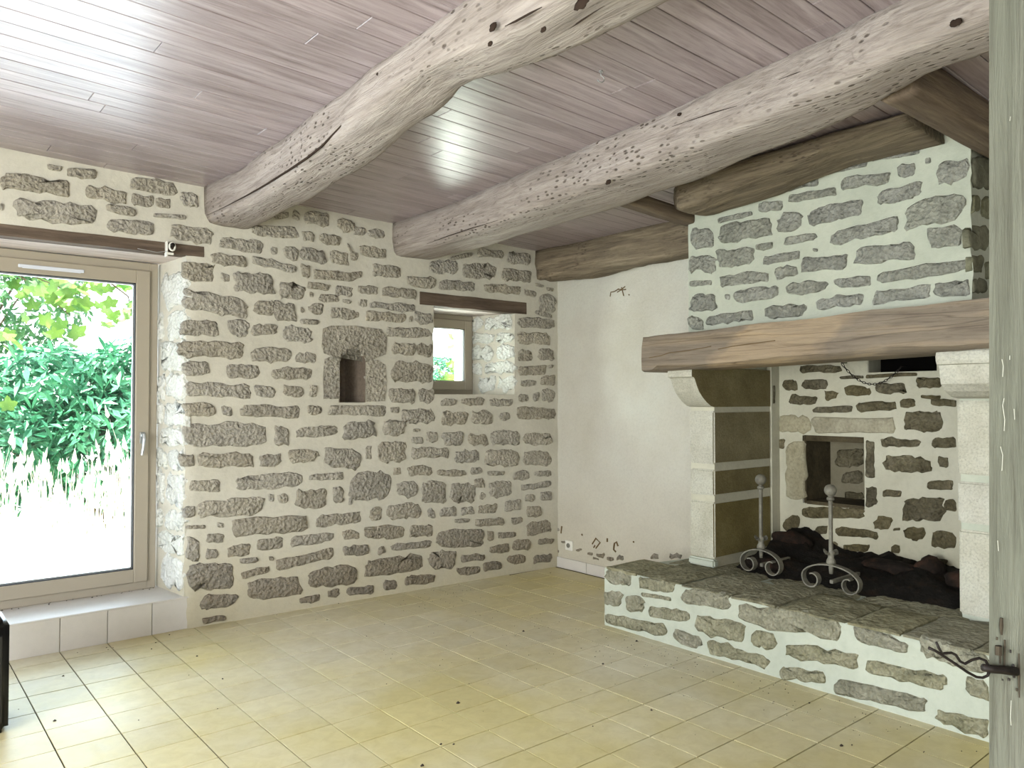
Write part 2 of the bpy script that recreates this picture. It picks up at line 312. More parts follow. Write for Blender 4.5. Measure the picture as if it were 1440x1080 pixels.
def lathe(bm, prof, cx, cy, seg=14):
    rings = [[bm.verts.new((cx + r*math.cos(2*math.pi*k/seg), cy + r*math.sin(2*math.pi*k/seg), z)) for k in range(seg)] for r, z in prof]
    for i in range(len(rings)-1):
        for k in range(seg): bm.faces.new((rings[i][k], rings[i][(k+1) % seg], rings[i+1][(k+1) % seg], rings[i+1][k]))
    bm.faces.new(rings[0]); bm.faces.new(rings[-1])
def empty(name, loc=(0, 0, 0)):
    o = bpy.data.objects.new(name, None); COL.objects.link(o); o.location = loc; o.empty_display_size = .1; return o
def tag(o, label, cat, group=None, kind=None):
    o['label'] = label; o['category'] = cat
    if group: o['group'] = group
    if kind: o['kind'] = kind
    return o
def struct(o): o['kind'] = 'structure'; return o
def part_at(o, parent):
    """parent keeping the world place (parents that are Empties away from the origin)"""
    o.parent = parent; o.matrix_parent_inverse = Matrix.Translation(-parent.location); return o

# ------------------------------------------------------------------ masonry: mortar skins and single stones on a mapped plane
def mapA(u, v, w): return Vector((u, WA + WS*u + w, v))            # w goes into the wall
def mapX(X): return lambda u, v, w: Vector((X + w, u, v))           # faces that look to -X
def mapYm(Y): return lambda u, v, w: Vector((u, Y + w, v))          # faces that look to -Y
def wob(u, v, s=0.): return .0045*noise.noise(Vector((u*5+s, v*5, s))) + .0025*noise.noise(Vector((u*17, v*17, s+3)))
def skin(name, mp, us, vs_, inside, step=.03, mat=None, parent=None, seed=0., edge=None, amp=1.):
    def div(br):
        o = []
        for a, b in zip(br[:-1], br[1:]):
            k = max(1, int(round((b-a)/step))); o += [a + (b-a)*i/k for i in range(k)]
        return o + [br[-1]]
    U, Vv = div(us), div(vs_); idx = {}; V = []; F = []
    def vid(i, j):
        if (i, j) not in idx:
            u, v = U[i], Vv[j]; du, dv, dw = edge(u, v) if edge else (0, 0, 0)
            idx[(i, j)] = len(V); V.append(mp(u+du, v+dv, wob(u, v, seed)*amp+dw))
        return idx[(i, j)]
    for i in range(len(U)-1):
        for j in range(len(Vv)-1):
            if inside((U[i]+U[i+1])/2, (Vv[j]+Vv[j+1])/2): F.append((vid(i, j), vid(i+1, j), vid(i+1, j+1), vid(i, j+1)))
    return mesh(name, V, F, parent, mat, True)
def stone(parent, mp, c, mat, proud=None, seed=0., name='stone', n=16, power=None, wobble=.06, sharp=False):
    """c: four (u,v) corners  bottom-left, bottom-right, top-right, top-left"""
    c = [Vector((p[0], p[1], 0)) for p in c]
    cu = sum((p.x for p in c))/4; cv = sum((p.y for p in c))/4
    wd = ((c[1]-c[0]).length + (c[2]-c[3]).length)/2; hg = ((c[3]-c[0]).length + (c[2]-c[1]).length)/2
    d = proud if proud is not None else ru(.006, .016)
    hw, hh = wd/2, hg/2; m_ = min(hw, hh); ph = ru(0, 50); O = []; CR = []
    for q in range(4):                                                        # each corner has its own radius
        r_ = m_*(.12 if sharp else ru(.2, .8)); CR.append((min(r_*(1 if sharp else ru(1, 1.8)), hw*.9), r_))
    SG = ((1, -1), (1, 1), (-1, 1), (-1, -1)); stp = 3 if m_ < .02 else 4
    for q, (sx, sy) in enumerate(SG):
        rx, ry = CR[q]; a0 = (-90, 0, 90, 180)[q]
        for k in range(stp):
            t = math.radians(a0+90/(stp-1)*k); O.append((sx*(hw-rx)+rx*math.cos(t), sy*(hh-ry)+ry*math.sin(t)))
        nq = (q+1) % 4; nrx, nry = CR[nq]; nx_, ny_ = SG[nq]
        e = (nx_*hw, ny_*(hh-nry)) if q in (0, 2) else (nx_*(hw-nrx), ny_*hh)
        p0 = O[-1]; L_ = math.hypot(e[0]-p0[0], e[1]-p0[1]); kk = int(min(6, L_/.032))
        for k in range(kk):
            t = (k+1)/(kk+1); O.append((p0[0]+(e[0]-p0[0])*t, p0[1]+(e[1]-p0[1])*t))
    if hg*2.2 < wd and not sharp: tl, tr = ru(0, .18), ru(0, .18)
    else: tl = tr = 0
    n = len(O); wa = min(.020, m_*.34)*wobble/.06
    if wobble < .02: wa = .002
    P_ = []
    for i, (x_, y_) in enumerate(O):
        jx = wa*(noise.noise(Vector((ph+x_*14, y_*14, 1)))+1.0*noise.noise(Vector((ph+x_*42, y_*42, 2)))); jy = wa*(noise.noise(Vector((ph+x_*14, y_*14, 8)))+1.0*noise.noise(Vector((ph+x_*42, y_*42, 9))))
        y_ *= 1-(tr if x_ > 0 else tl)*(x_/hw)**2
        P_.append(((x_+jx)/hw, (y_+jy)/hh))
    rings = [(0, .020), (min(.10, .004/m_), -.45*d), (min(.30, .012/m_), -d), (.55, -d*ru(.7, 1.2))]
    V = []; F = []; base = mp(cu, cv, wob(cu, cv, seed))
    for k, (ins, w_) in enumerate(rings):
        for i, (a, b) in enumerate(P_):
            if k < 3: sa, sb = 1-ins*m_/hw, 1-ins*m_/hh
            else: sa = sb = 1-ins
            u_, v_ = (a*sa+1)/2, (b*sb+1)/2
            p = c[0]*(1-u_)*(1-v_) + c[1]*u_*(1-v_) + c[2]*u_*v_ + c[3]*(1-u_)*v_
            ww = w_ + (min(.004, d*.5)*noise.noise(Vector((p.x*30, p.y*30, ph)))*1.6 if k > 0 else 0)
            V.append(mp(p.x, p.y, wob(p.x, p.y, seed) + ww) - base)
    cc = len(V); V.append(mp(cu, cv, wob(cu, cv, seed) - d) - base)
    for k in range(len(rings)-1):
        for i in range(n): F.append((k*n+i, k*n+(i+1) % n, (k+1)*n+(i+1) % n, (k+1)*n+i))
    k = len(rings)-1
    for i in range(n): F.append((k*n+i, k*n+(i+1) % n, cc))
    o = mesh(name, V, F, parent, mat, True); o.location = base
    return o
def stones(txt, off, s, f, mp, parent, mat, seed=0., **kw):
    for ln in txt.replace(';', '\n').split('\n'):
        q = ln.split('#')[0].split()
        if len(q) < 5: continue
        x0, y0, x1, y1, h = map(float, q[:5])
        P = lambda x, y: f(off[0] + x/s, off[1] + y/s)
        c = [P(x0, y0+h/2), P(x1, y1+h/2), P(x1, y1-h/2), P(x0, y0-h/2)]
        stone(parent, mp, c, mat, seed=seed, **kw)

# ================================================================== SETTING
# ---- floor
floor = box('floor', -2.6, 4.75, -2.6, 5.75, -.20, -.006, None, M['grout']); struct(floor)
GX, GY, T, TH = .6142, 4.4509, .25, .0058
tb = bmesh.new(); bbox(tb, -T/2+TH/2, T/2-TH/2, -T/2+TH/2, T/2-TH/2, -.012, 0)
top = [e for e in tb.edges if all(v.co.z > -.001 for v in e.verts)]
bmesh.ops.bevel(tb, geom=top, offset=.0004, segments=1, affect='EDGES')
tm = bpy.data.meshes.new('tile'); tb.to_mesh(tm); tb.free(); tm.materials.append(M['tile'])
singles = []; rest = []
for i in range(-13, 17):
    for j in range(-5, 29):
        cx, cy = GX + (i+.5)*T, GY + (2.5-j+.5)*T - .5*T
        if cy - T/2 > WA + WS*cx - .02 or cx > 4.62 or cy < -2.5 or cx < -2.5: continue
        if cx > 3.82 and cy < 3.3: continue
        d = Vector((cx, cy, 0)) - CAM; z = d.dot(FW)
        seen = z > .2 and -60 < 720 + FPX*d.dot(RT)/z < 1460 and 540 - FPX*d.dot(UP)/z < 1130
        (singles if seen else rest).append(((cx, cy), z))
singles.sort(key=lambda q: q[1])
rest += singles[300:]; singles = singles[:300]
def tile_clip(cx, cy): return WA + WS*cx - cy + .02
for (cx, cy), z in singles:
    lim = tile_clip(cx, cy)
    if lim < T/2-.001:      # cut tile at the foot of the wall
        bm = bmesh.new(); bbox(bm, -T/2+TH/2, T/2-TH/2, -T/2+TH/2, max(lim, -T/2+.012), -.012, 0, .001); o = from_bm('tile', bm, floor, M['tile'])
    else: o = link_mesh('tile', tm, floor)
    o.location = (cx, cy, ru(-.0006, .0006)); o.rotation_euler = (ru(-.0008, .0008), ru(-.0008, .0008), ru(-.002, .002))
bm = bmesh.new()
for (cx, cy), z in rest:
    bbox(bm, cx-T/2+TH/2, cx+T/2-TH/2, cy-T/2+TH/2, cy+min(T/2-TH/2, max(tile_clip(cx, cy), -T/2+.02)), -.012, 0)
o = from_bm('tile', bm, floor, M['tile']); o['kind'] = 'stuff'

# ---- window wall
JX = 1.56                                               # right jamb of the large window at the room face
def in_niche(u, v, g=0.):
    return 2.595-g < u < 2.80+g and v > 1.438-g and (v < 1.73 or (u-2.6975)**2/(.1025+g)**2 + (v-1.73)**2/(.11+g)**2 < 1)
def insideA(u, v):
    if -.95 < u < JX and .0 < v < 2.41: return False
    if 3.385 < u < 4.187 and 1.50 < v < 2.22: return False
    return not in_niche(u, v)
def edgeA(u, v):
    if abs(u-JX) < .002 and v < 2.42: return (.022*noise.noise(Vector((3, v*7, 1))) + .012*noise.noise(Vector((9, v*25, 1))) - .004, 0, .012)
    if abs(u-4.187) < .002 and 1.49 < v < 2.23: return (.014*noise.noise(Vector((5, v*9, 1))) + .006*noise.noise(Vector((9, v*30, 2))), 0, .008)
    if abs(u-3.385) < .002 and 1.49 < v < 2.23: return (.02*noise.noise(Vector((7, v*12, 4))) , 0, .004)
    if abs(v-1.50) < .002 and 3.38 < u < 4.19: return (0, .008*noise.noise(Vector((u*14, 2, 2))), .004)
    return (0, 0, 0)
wallA = skin('wall_left', mapA, [-2.6, -.95, JX, 2.595, 2.80, 3.385, 4.187, 4.70], [0, .205, 1.438, 1.50, 2.22, 2.41, 2.95], insideA, .032, M['mortar'], None, 0., edgeA)
struct(wallA)
bm = bmesh.new()                                       # the wall's thickness behind the mortar face
def wy(u): return WA + WS*u
def slabA(u0, u1, z0, z1, d0=.012, d1=.62, l=0., r=0.):
    prism('', [(u0, wy(u0)+d0), (u1, wy(u1)+d0), (u1+r, wy(u1)+d1), (u0+l, wy(u0)+d1)], z0, z1, bm=bm)
slabA(-2.6, -.95, -.1, 2.95); slabA(-.95, 1.45, 2.40, 2.95, .10); slabA(-.95, 1.62, -.1, .14, .03)
slabA(1.45, 2.595, 2.40, 2.95, .012)
# right jamb, splayed
prism('', [(JX-.004, wy(JX)+.014), (2.59, wy(2.59)+.012), (2.59, wy(2.59)+.62), (1.475, wy(1.5)+.62)], -.1, 2.41, bm=bm)
slabA(2.585, 2.81, -.1, 1.44); slabA(2.585, 2.81, 1.84, 2.95); slabA(2.585, 2.81, 1.43, 1.86, .27)
slabA(2.80, 3.385, -.1, 2.95, l=0, r=.10)
slabA(3.38, 4.2, -.1, 1.495); slabA(3.38, 4.2, 2.25, 2.95)
prism('', [(4.187, wy(4.187)+.012), (4.70, wy(4.7)+.012), (4.70, wy(4.7)+.62), (4.00, wy(4.0)+.62)], -.1, 2.95, bm=bm)
from_bm('wall_core', bm, wallA, M['mortar'])

A = dict(f=onA, mp=mapA, parent=wallA, mat=M['stone'])
stones('''0 190 350 235 92; 75 335 490 375 105; 0 325 12 330 35; 240 125 310 135 30; 345 150 490 165 55; 430 245 640 285 72; 655 205 890 240 72
660 285 780 305 62; 785 300 865 315 48; 915 285 1005 295 72; 535 330 690 355 48; 775 370 940 380 24; 545 415 785 440 74; 855 445 1075 485 84''', (0, 200), 3.6, **A)
stones('''520 435 820 470 95; 865 485 910 495 60; 950 500 1055 520 95; 1060 510 1240 540 95; 1270 520 1395 555 95; 460 540 705 570 85
740 550 1045 625 62; 1070 620 1130 640 85; 1155 650 1450 670 68; 880 260 990 250 55; 740 350 1055 375 85; 1085 260 1260 290 92; 1010 240 1060 270 60
1075 390 1165 400 85; 1190 410 1340 420 80; 1320 310 1440 330 95; 1385 455 1425 515 30; 525 670 595 680 58; 265 630 485 650 140; 615 700 880 720 140
920 755 1100 770 120; 1115 720 1265 745 55; 1300 760 1420 770 80; 1125 785 1155 790 38; 1190 810 1325 820 60; 1350 830 1410 840 28; 270 815 700 880 130
745 870 885 885 100; 890 890 1035 920 125; 1065 890 1090 895 38; 1120 880 1230 880 88; 1270 910 1445 925 82; 1065 970 1190 975 38''', (200, 250), 4.8, **A)
stones('''75 50 350 60 120; 410 50 570 70 120; 580 75 770 70 92; 810 100 1025 110 115; 930 12 1070 18 28; 65 205 525 220 130; 580 250 870 255 112; 895 270 1050 275 72
95 345 280 350 108; 390 365 635 375 105; 725 385 1025 390 92; 100 495 575 515 112; 610 515 755 520 88; 810 510 960 520 82; 1000 510 1055 515 86; 85 645 320 645 108
365 655 450 660 82; 500 655 930 665 98; 985 650 1095 645 78; 1140 650 1558 655 84; 90 835 695 830 178; 745 835 862 835 140; 905 815 1200 800 88; 1240 800 1481 790 125
190 1015 600 1010 110; 645 1015 805 1010 92; 850 985 1070 985 98; 1105 990 1375 1010 145; 60 1010 175 1020 84''', (240, 450), 5.143, **A)
stones('''115 185 300 185 80; 395 175 800 145 98; 840 135 1050 125 48; 1085 190 1335 185 178; 75 345 150 335 72; 155 330 570 305 108; 590 258 630 258 46; 650 265 710 260 62
755 270 945 260 122; 980 240 1050 240 105; 1080 278 1105 278 46; 370 445 835 410 112; 880 400 1160 375 78; 280 425 320 425 34; 90 440 210 435 24; 95 565 170 580 148
215 505 320 500 64; 210 598 290 598 64; 340 590 485 570 68; 520 545 685 530 74; 725 530 995 490 68; 1040 480 1145 485 60; 1045 585 1205 570 66; 420 645 530 635 34
595 630 625 630 28; 640 670 985 595 70; 425 735 595 690 48; 105 745 385 730 168; 470 820 795 790 128; 830 750 1135 720 128; 175 905 405 870 92; 190 1010 330 985 42
785 885 905 865 48; 950 845 1025 840 62; 1070 830 1235 815 54''', (240, 640), 4.32, **A)
stones('''-20 20 70 25 58; 80 35 200 45 68; 25 150 210 180 74; -40 190 15 195 58; 110 285 305 300 94; -30 320 45 320 44; 495 265 695 265 98; 640 210 790 180 34; 820 170 1000 180 68
1025 200 1180 215 88; 720 290 955 300 104; 980 315 1190 330 88; 345 360 540 380 84; 560 385 800 400 74; 865 405 1115 425 68; 1135 435 1220 455 44; 1215 385 1265 400 24
1290 415 1335 418 24; 1235 505 1350 520 122; 1210 570 1325 600 34; 10 420 145 425 68; 175 430 410 450 74; 15 505 80 510 58; 100 520 400 545 58; 65 595 340 610 68
360 618 385 620 48; 400 610 520 620 84; -20 590 20 590 48; 205 700 515 715 78; 240 810 400 825 88; 405 820 515 830 88; 240 970 515 980 142; 1095 640 1340 650 74
1095 745 1310 750 84; 1095 860 1190 865 84; 1230 855 1340 860 78; 1095 965 1285 960 68; 1300 938 1330 938 28; 1115 1050 1220 1050 48; 1245 1030 1345 1030 68''', (500, 320), 4.8, **A)
stones('''165 95 300 95 78; 325 95 395 95 74; 430 128 510 128 40; 535 125 650 125 42; 678 130 795 130 40; 825 105 875 105 44; 895 100 930 100 48; 940 95 1008 90 72
935 15 1008 15 34; 235 200 400 200 78; 175 168 220 168 34; 430 210 565 208 70; 585 205 690 205 68; 725 200 780 200 44; 815 180 1008 185 68; 140 260 250 260 82; 290 270 325 270 18
283 320 342 320 36; 357 303 418 303 55; 438 313 545 313 73; 570 315 668 320 58; 682 308 832 310 80; 847 313 998 313 66; 110 385 255 375 108; -50 425 25 425 40; 50 385 82 385 72
280 385 470 380 58; 500 405 625 403 66; 652 408 832 412 86; 843 412 992 412 76; 188 478 232 478 46; 260 475 385 472 58; 410 485 560 487 36; 582 477 638 475 38; 665 487 755 488 26
795 502 882 495 46; 905 490 993 488 30; 210 568 310 568 82; 335 585 455 585 112; 478 585 605 590 102; 597 538 655 538 46; 625 603 655 603 36; 675 575 790 562 82; 835 562 990 540 34
857 615 907 612 38; 935 605 993 600 43; 70 693 132 690 72; 152 685 330 675 78; 363 690 403 690 48; 425 685 510 680 48; 530 677 598 677 40; 620 672 718 662 48; 755 658 835 645 56
865 685 945 678 56; 500 728 575 728 22; 605 740 753 728 40; 788 730 848 725 38; 862 770 990 755 68; 38 785 245 785 72; 273 780 392 775 63; 412 820 648 815 98; 665 808 698 805 52
718 805 815 795 32; 925 833 1003 830 33; 178 865 383 845 43; 110 880 150 875 48; 677 875 780 860 53; 795 852 887 850 58; 770 925 863 920 50; 900 922 990 915 43; 42 975 335 935 88
373 930 503 925 92; 533 920 655 910 40; 512 985 632 975 43; 645 960 740 950 48; 245 1030 403 1020 53; 140 1055 212 1050 52''', (500, 530), 3.6, **A)
# stones on the two window jambs (the splayed sides)
def jamb_map(x0, y0, x1, y1):
    d = Vector((x1-x0, y1-y0, 0)); L = d.length; d.normalize(); nn = Vector((d.y, -d.x, 0))
    return lambda u, v, w: Vector((x0, y0, v)) + d*u + nn*w, L
jm, L = jamb_map(JX-.004, wy(JX)+.014, 1.475, wy(1.5)+.62)
M['stone_white'] = rough_mat('limewashed_lit_stone', [(202, 204, 198), (214, 216, 210), (222, 224, 220)], 8, 45, bump=.022, finebump=.008, rand=.02, strength=.8, spk=.12, lump=42)  # whitewashed stone, paled further to stand in for daylight on the jambs
v = .24
while v < 2.24:
    h = ru(.12, .22); u = ru(-.012, .0)
    while u < .36:
        wd = ru(.22, .40); wd = min(wd, .41-u); 
        if wd > .07: stone(wallA, jm, [(u, v), (u+wd, v), (u+wd, v+h), (u, v+h)], M['stone_white'], proud=ru(.010, .022), wobble=.10)
        u += wd+ru(.02, .05)
    v += h+ru(.012, .03)
jm2, L2 = jamb_map(4.187, wy(4.187)+.012, 4.00, wy(4.0)+.62)
v = 1.53
while v < 2.12:
    h = ru(.085, .13); u = ru(-.01, .01)
    while u < .44:
        wd = min(ru(.16, .32), .47-u)
        if wd > .05: stone(wallA, jm2, [(u, v), (u+wd, v), (u+wd, v+h), (u, v+h)], M['stone_white'], proud=ru(.006, .014), wobble=.1)
        u += wd+ru(.02, .05)
    v += h+ru(.012, .03)
# small niche: arched head stone, two side stones, plastered hollow
def niche_block(poly, name='stone'):
    bm = bmesh.new(); f_ = []
    outer = [bm.verts.new(mapA(u, v, -.008)) for u, v in poly]; back = [bm.verts.new(mapA(u, v, .03)) for u, v in poly]
    bm.faces.new(outer); bm.faces.new(back); k = len(poly)
    for i in range(k): bm.faces.new((outer[i], outer[(i+1) % k], back[(i+1) % k], back[i]))
    bmesh.ops.triangulate(bm, faces=[f for f in bm.faces if len(f.verts) > 4])
    return from_bm(name, bm, wallA, M['stone'])
arch = [(2.7+.1*math.cos(t), 1.735+.10*math.sin(t)) for t in [math.pi*i/10 for i in range(11)]]
niche_block([(2.965, 1.80), (2.975, 1.93), (2.93, 1.985), (2.72, 2.0), (2.53, 1.99), (2.47, 1.965), (2.462, 1.84), (2.48, 1.79), (2.585, 1.755)] + [(u, v) for u, v in reversed(arch)] + [(2.815, 1.74)])
P = onA
niche_block([P(455, 561), P(477, 561), P(477, 502), P(466, 501), P(456, 505), P(454, 530)])
niche_block([P(515, 565), P(540, 564), P(543, 535), P(541, 513), P(530, 506), P(516, 507), P(513, 530)])
bm = bmesh.new()
prof = [(2.6, 1.44)] + [(2.7-.1*math.cos(t), 1.735+.10*math.sin(t)) for t in [math.pi*i/10 for i in range(11)]] + [(2.8, 1.44)]
fr = [bm.verts.new(mapA(u, v, -.006)) for u, v in prof]
md = [bm.verts.new(mapA(2.7+(u-2.7)*.93, v, .14)) for u, v in prof]; bk = [bm.verts.new(mapA(2.7+(u-2.7)*.7, 1.44+(v-1.44)*.97, .25)) for u, v in prof]
for a, b in ((fr, md), (md, bk)):
    for i in range(len(prof)): bm.faces.new((a[i], a[(i+1) % len(prof)], b[(i+1) % len(prof)], b[i]))
bm.faces.new(bk); 
M['niche'] = rough_mat('niche_render_shaded', [(104, 92, 82), (122, 110, 98)], 5, 50, bump=.004)  # brown lining carries the shade of the hollow in its colour
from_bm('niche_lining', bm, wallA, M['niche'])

# ---- lintels
def lint(name, u0, u1, z0, z1, dep, zr=0., soffit=True):
    bm = bmesh.new(); n_ = 14; rings = []
    for i in range(n_+1):
        u = u0+(u1-u0)*i/n_; q = zr*i/n_; r_ = lambda s: .006*noise.noise(Vector((u*6, s, 1)))
        ring = [mapA(u, z0+q+r_(1), -.006), mapA(u, z1+q+r_(2), -.004+r_(3)), mapA(u, z1+q, dep), mapA(u, z0+q, dep)]
        rings.append([bm.verts.new(p) for p in ring])
    for a, b in zip(rings[:-1], rings[1:]):
        for k in range(4): bm.faces.new((a[k], a[(k+1) % 4], b[(k+1) % 4], b[k]))
    bm.faces.new(rings[0]); bm.faces.new(rings[-1]); return from_bm(name, bm, None, M['lintel'])
t1 = struct(lint('trim_1', -1.15, 1.655, 2.385, 2.452, .10)); t2 = struct(lint('trim_2', 3.26, 4.30, 2.197, 2.296, .10, -.008))
def soffit(parent, u0, u1, u0b, u1b, z, d0, d1, zb, nb):
    for k in range(nb):      # boards of the underside
        a, b = k/nb, (k+1)/nb-.02; q = d0+(d1-d0)*a; r_ = d0+(d1-d0)*b
        bm = bmesh.new(); V = []
        for (t, dd) in ((a, q), (b, r_)):
            ul = u0+(u0b-u0)*t; ur = u1+(u1b-u1)*t; zz = z+(zb-z)*t
            V += [mapA(ul, zz, dd), mapA(ur, zz, dd)]
        lo = [bm.verts.new(v_) for v_ in (V[0], V[1], V[3], V[2])]; hi = [bm.verts.new(v_+Vector((0, 0, .03))) for v_ in (V[0], V[1], V[3], V[2])]
        bm.faces.new(lo); bm.faces.new(hi)
        for i in range(4): bm.faces.new((lo[i], lo[(i+1) % 4], hi[(i+1) % 4], hi[i]))
        from_bm('board', bm, parent, M['soffit'])
soffit(t1, -.95, 1.57, -.95, 1.5, 2.384, .095, .60, 2.375, 2)
soffit(t2, 3.38, 4.19, 3.44, 4.06, 2.192, .095, .60, 2.19, 3)

# ---- tiled step / sill of the large window
st = struct(box('trim_3', -.95, 1.622, 5.129, 5.74, -.01, .192, None, M['mortar']))
for k in range(-7, 4):
    x0 = GX+k*T
    box('tile', x0+.002, min(x0+T-.002, 1.63), 5.118, 5.13, 0.0, .193, st, M['step'], .0015)
box('sill_top', -.95, 1.632, 5.114, 5.74, .193, .204, st, M['step'], .003)

# ---- large window (only its right leaf is in view; the other leaf continues to the left)
FY = 5.50
w1 = struct(bpy.data.objects.new('window_1', None)); COL.objects.link(w1)
def frame_rect(name, x0, x1, z0, z1, t, y0, y1, parent, mat, bev=.004):
    bm = bmesh.new()
    bbox(bm, x0, x0+t, y0, y1, z0, z1, bev); bbox(bm, x1-t, x1, y0, y1, z0, z1, bev)
    bbox(bm, x0+t-.004, x1-t+.004, y0, y1, z0, z0+t, bev); bbox(bm, x0+t-.004, x1-t+.004, y0, y1, z1-t, z1, bev)
    return from_bm(name, bm, parent, mat)
frame_rect('outer_frame', -.95, 1.484, .204, 2.372, .055, FY, FY+.07, w1, M['frame'])
for k, (a, b) in enumerate(((-.897, .262), (.268, 1.431))):
    frame_rect('sash', a, b, .258, 2.318, .088, FY-.022, FY+.052, w1, M['frame'], .006)
    s_ = frame_rect('glazing_gasket', a+.086, b-.086, .344, 2.232, .007, FY-.012, FY+.03, w1, M['gasket'], 0)
    frame_rect('glazing_spacer', a+.091, b-.091, .349, 2.227, .010, FY+.008, FY+.022, w1, M['spacer'], 0)
    box('pane', a+.084, b-.084, FY+.012, FY+.017, .342, 2.234, w1, M['glass'])
bm = bmesh.new(); bbox(bm, .68, 1.035, FY-.030, FY-.020, 2.262, 2.282, .003); bbox(bm, .70, 1.015, FY-.034, FY-.028, 2.258, 2.266, .001)
from_bm('trickle_vent', bm, w1, plain('vent_white', (206, 210, 220), .4))
bm = bmesh.new(); bbox(bm, 1.372, 1.404, FY-.030, FY-.020, 1.17, 1.245, .003)
bbox(bm, 1.381, 1.396, FY-.062, FY-.028, 1.215, 1.232, .002)
tube(bm, [(1.388, FY-.058, 1.232), (1.388, FY-.066, 1.20), (1.384, FY-.066, 1.15), (1.376, FY-.062, 1.095)], [.010, .011, .010, .009], 8)
from_bm('handle', bm, w1, M['chrome'])

# ---- small window
SY = 5.40
w2 = struct(bpy.data.objects.new('window_2', None)); COL.objects.link(w2)
frame_rect('outer_frame', 3.42, 4.082, 1.50, 2.19, .045, SY, SY+.06, w2, M['frame'])
frame_rect('sash', 3.462, 4.040, 1.542, 2.148, .078, SY-.018, SY+.045, w2, M['frame'], .005)
frame_rect('glazing_gasket', 3.538, 3.964, 1.618, 2.072, .006, SY-.008, SY+.02, w2, M['gasket'], 0)
box('pane', 3.536, 3.966, SY+.010, SY+.015, 1.616, 2.074, w2, M['glass'])
bm = bmesh.new(); prism('', [(3.385, wy(3.385)+.0), (4.187, wy(4.187)+.0), (4.10, SY+.02), (3.42, SY+.02)], 1.488, 1.502, bm=bm)
from_bm('sill', bm, w2, M['mortar'])

# ---- plaster wall with the firebox opening
def insideB(u, v): return not (1.50 < u < 3.05 and .30 < v < 2.0)
wallB = skin('wall_right', mapX(4.65), [-2.6, 1.50, 3.05, 4.98], [-.02, .30, 2.0, 2.95], insideB, .06, M['plaster'], None, 5.)
struct(wallB)
bm = bmesh.new(); bbox(bm, 4.66, 5.9, 3.05, 5.6, -.1, 2.95); bbox(bm, 4.66, 5.9, -2.6, 1.50, -.1, 2.95); bbox(bm, 5.7, 5.9, 1.5, 3.05, -.1, 2.95); bbox(bm, 4.66, 4.80, 1.5, 3.05, 2.0, 2.95)
from_bm('wall_core', bm, wallB, M['plaster'])
def strokes(name, pts_list, f, X, r, mat, parent):
    bm = bmesh.new()
    for pts in pts_list: tube(bm, [Vector((X, *f(*p))) for p in pts], r, 5)
    return from_bm(name, bm, parent, mat)
M['scratch'] = plain('old_brown_scratch', (104, 84, 54), .9)
fB = onX(4.648)
strokes('scratch_mark', [[(858, 417), (859, 411), (864, 410), (869, 407), (874, 407), (879, 403)], [(866, 409), (870, 406)], [(874, 404), (876, 412), (877, 416)], [(868, 411), (873, 408), (880, 407)], [(884, 414), (885, 415)]], fB, 4.648, .0045, M['scratch'], wallB)
strokes('broken_plaster_edge', [[(833, 765), (838, 757), (844, 763), (838, 771)], [(835, 770), (837, 767)], [(866, 776), (863, 773), (864, 764), (867, 762), (869, 768)], [(854, 757), (854, 762)], [(891, 761), (891, 763)], [(790, 740), (789, 750)], [(818, 751), (819, 753)]], fB, 4.648, .007, M['scratch'], wallB)
# crumbling foot of the plaster
for x, y, r in ((845, 781, 6), (838, 785, 4), (858, 786, 5), (872, 785, 6), (888, 785, 5), (920, 783, 6), (950, 782, 9), (830, 779, 4), (815, 773, 3), (783, 745, 4), (782, 775, 4), (812, 774, 3), (792, 762, 3)):
    c = [fB(x-r, y+r*.5), fB(x+r, y+r*.5), fB(x+r, y-r*.5), fB(x-r, y-r*.5)]
    stone(wallB, mapX(4.65), c, M['stone'], proud=.002, wobble=.16, name='exposed_stone')
# skirting tiles
bb = struct(bpy.data.objects.new('baseboard_right', None)); COL.objects.link(bb)
for y0, y1 in ((4.585, 4.94), (4.255, 4.58), (3.93, 4.25), (3.60, 3.925)): box('tile', 4.636, 4.652, y0, y1, 0, .088, bb, M['step'], .002)
ol = tag(empty('wall_socket', (4.645, 4.795, .205)), 'small square white wall socket low on the plaster wall near the room corner', 'socket')
part_at(box('cover_plate', 4.636, 4.652, 4.752, 4.838, .162, .246, None, M['white'], .004), ol)
bm = bmesh.new(); lathe(bm, [(.020, 0), (.020, .004), (.016, .004), (.015, -.004)], 0, 0, 16)
for v_ in bm.verts: v_.co = Vector((4.634-v_.co.z, 4.795+v_.co.x, .205+v_.co.y))
part_at(from_bm('socket_ring', bm, None, plain('socket_grey', (120, 118, 108), .5)), ol)  # plain grey ring on the cover plate

# ---- unseen sides of the room
bm = bmesh.new(); bbox(bm, -2.8, -2.6, -2.8, .4, -.1, 2.95); bbox(bm, -2.8, -2.6, 2.9, 5.9, -.1, 2.95); bbox(bm, -2.8, -2.6, .4, 2.9, -.1, .5); bbox(bm, -2.8, -2.6, .4, 2.9, 2.4, 2.95)
struct(from_bm('wall_west', bm, None, M['plaster']))
bm = bmesh.new(); bbox(bm, -2.8, -2.4, -2.8, -2.6, -.1, 2.95); bbox(bm, -1.0, 4.9, -2.8, -2.6, -.1, 2.95); bbox(bm, -2.4, -1.0, -2.8, -2.6, 2.45, 2.95)
struct(from_bm('wall_rear', bm, None, M['plaster']))

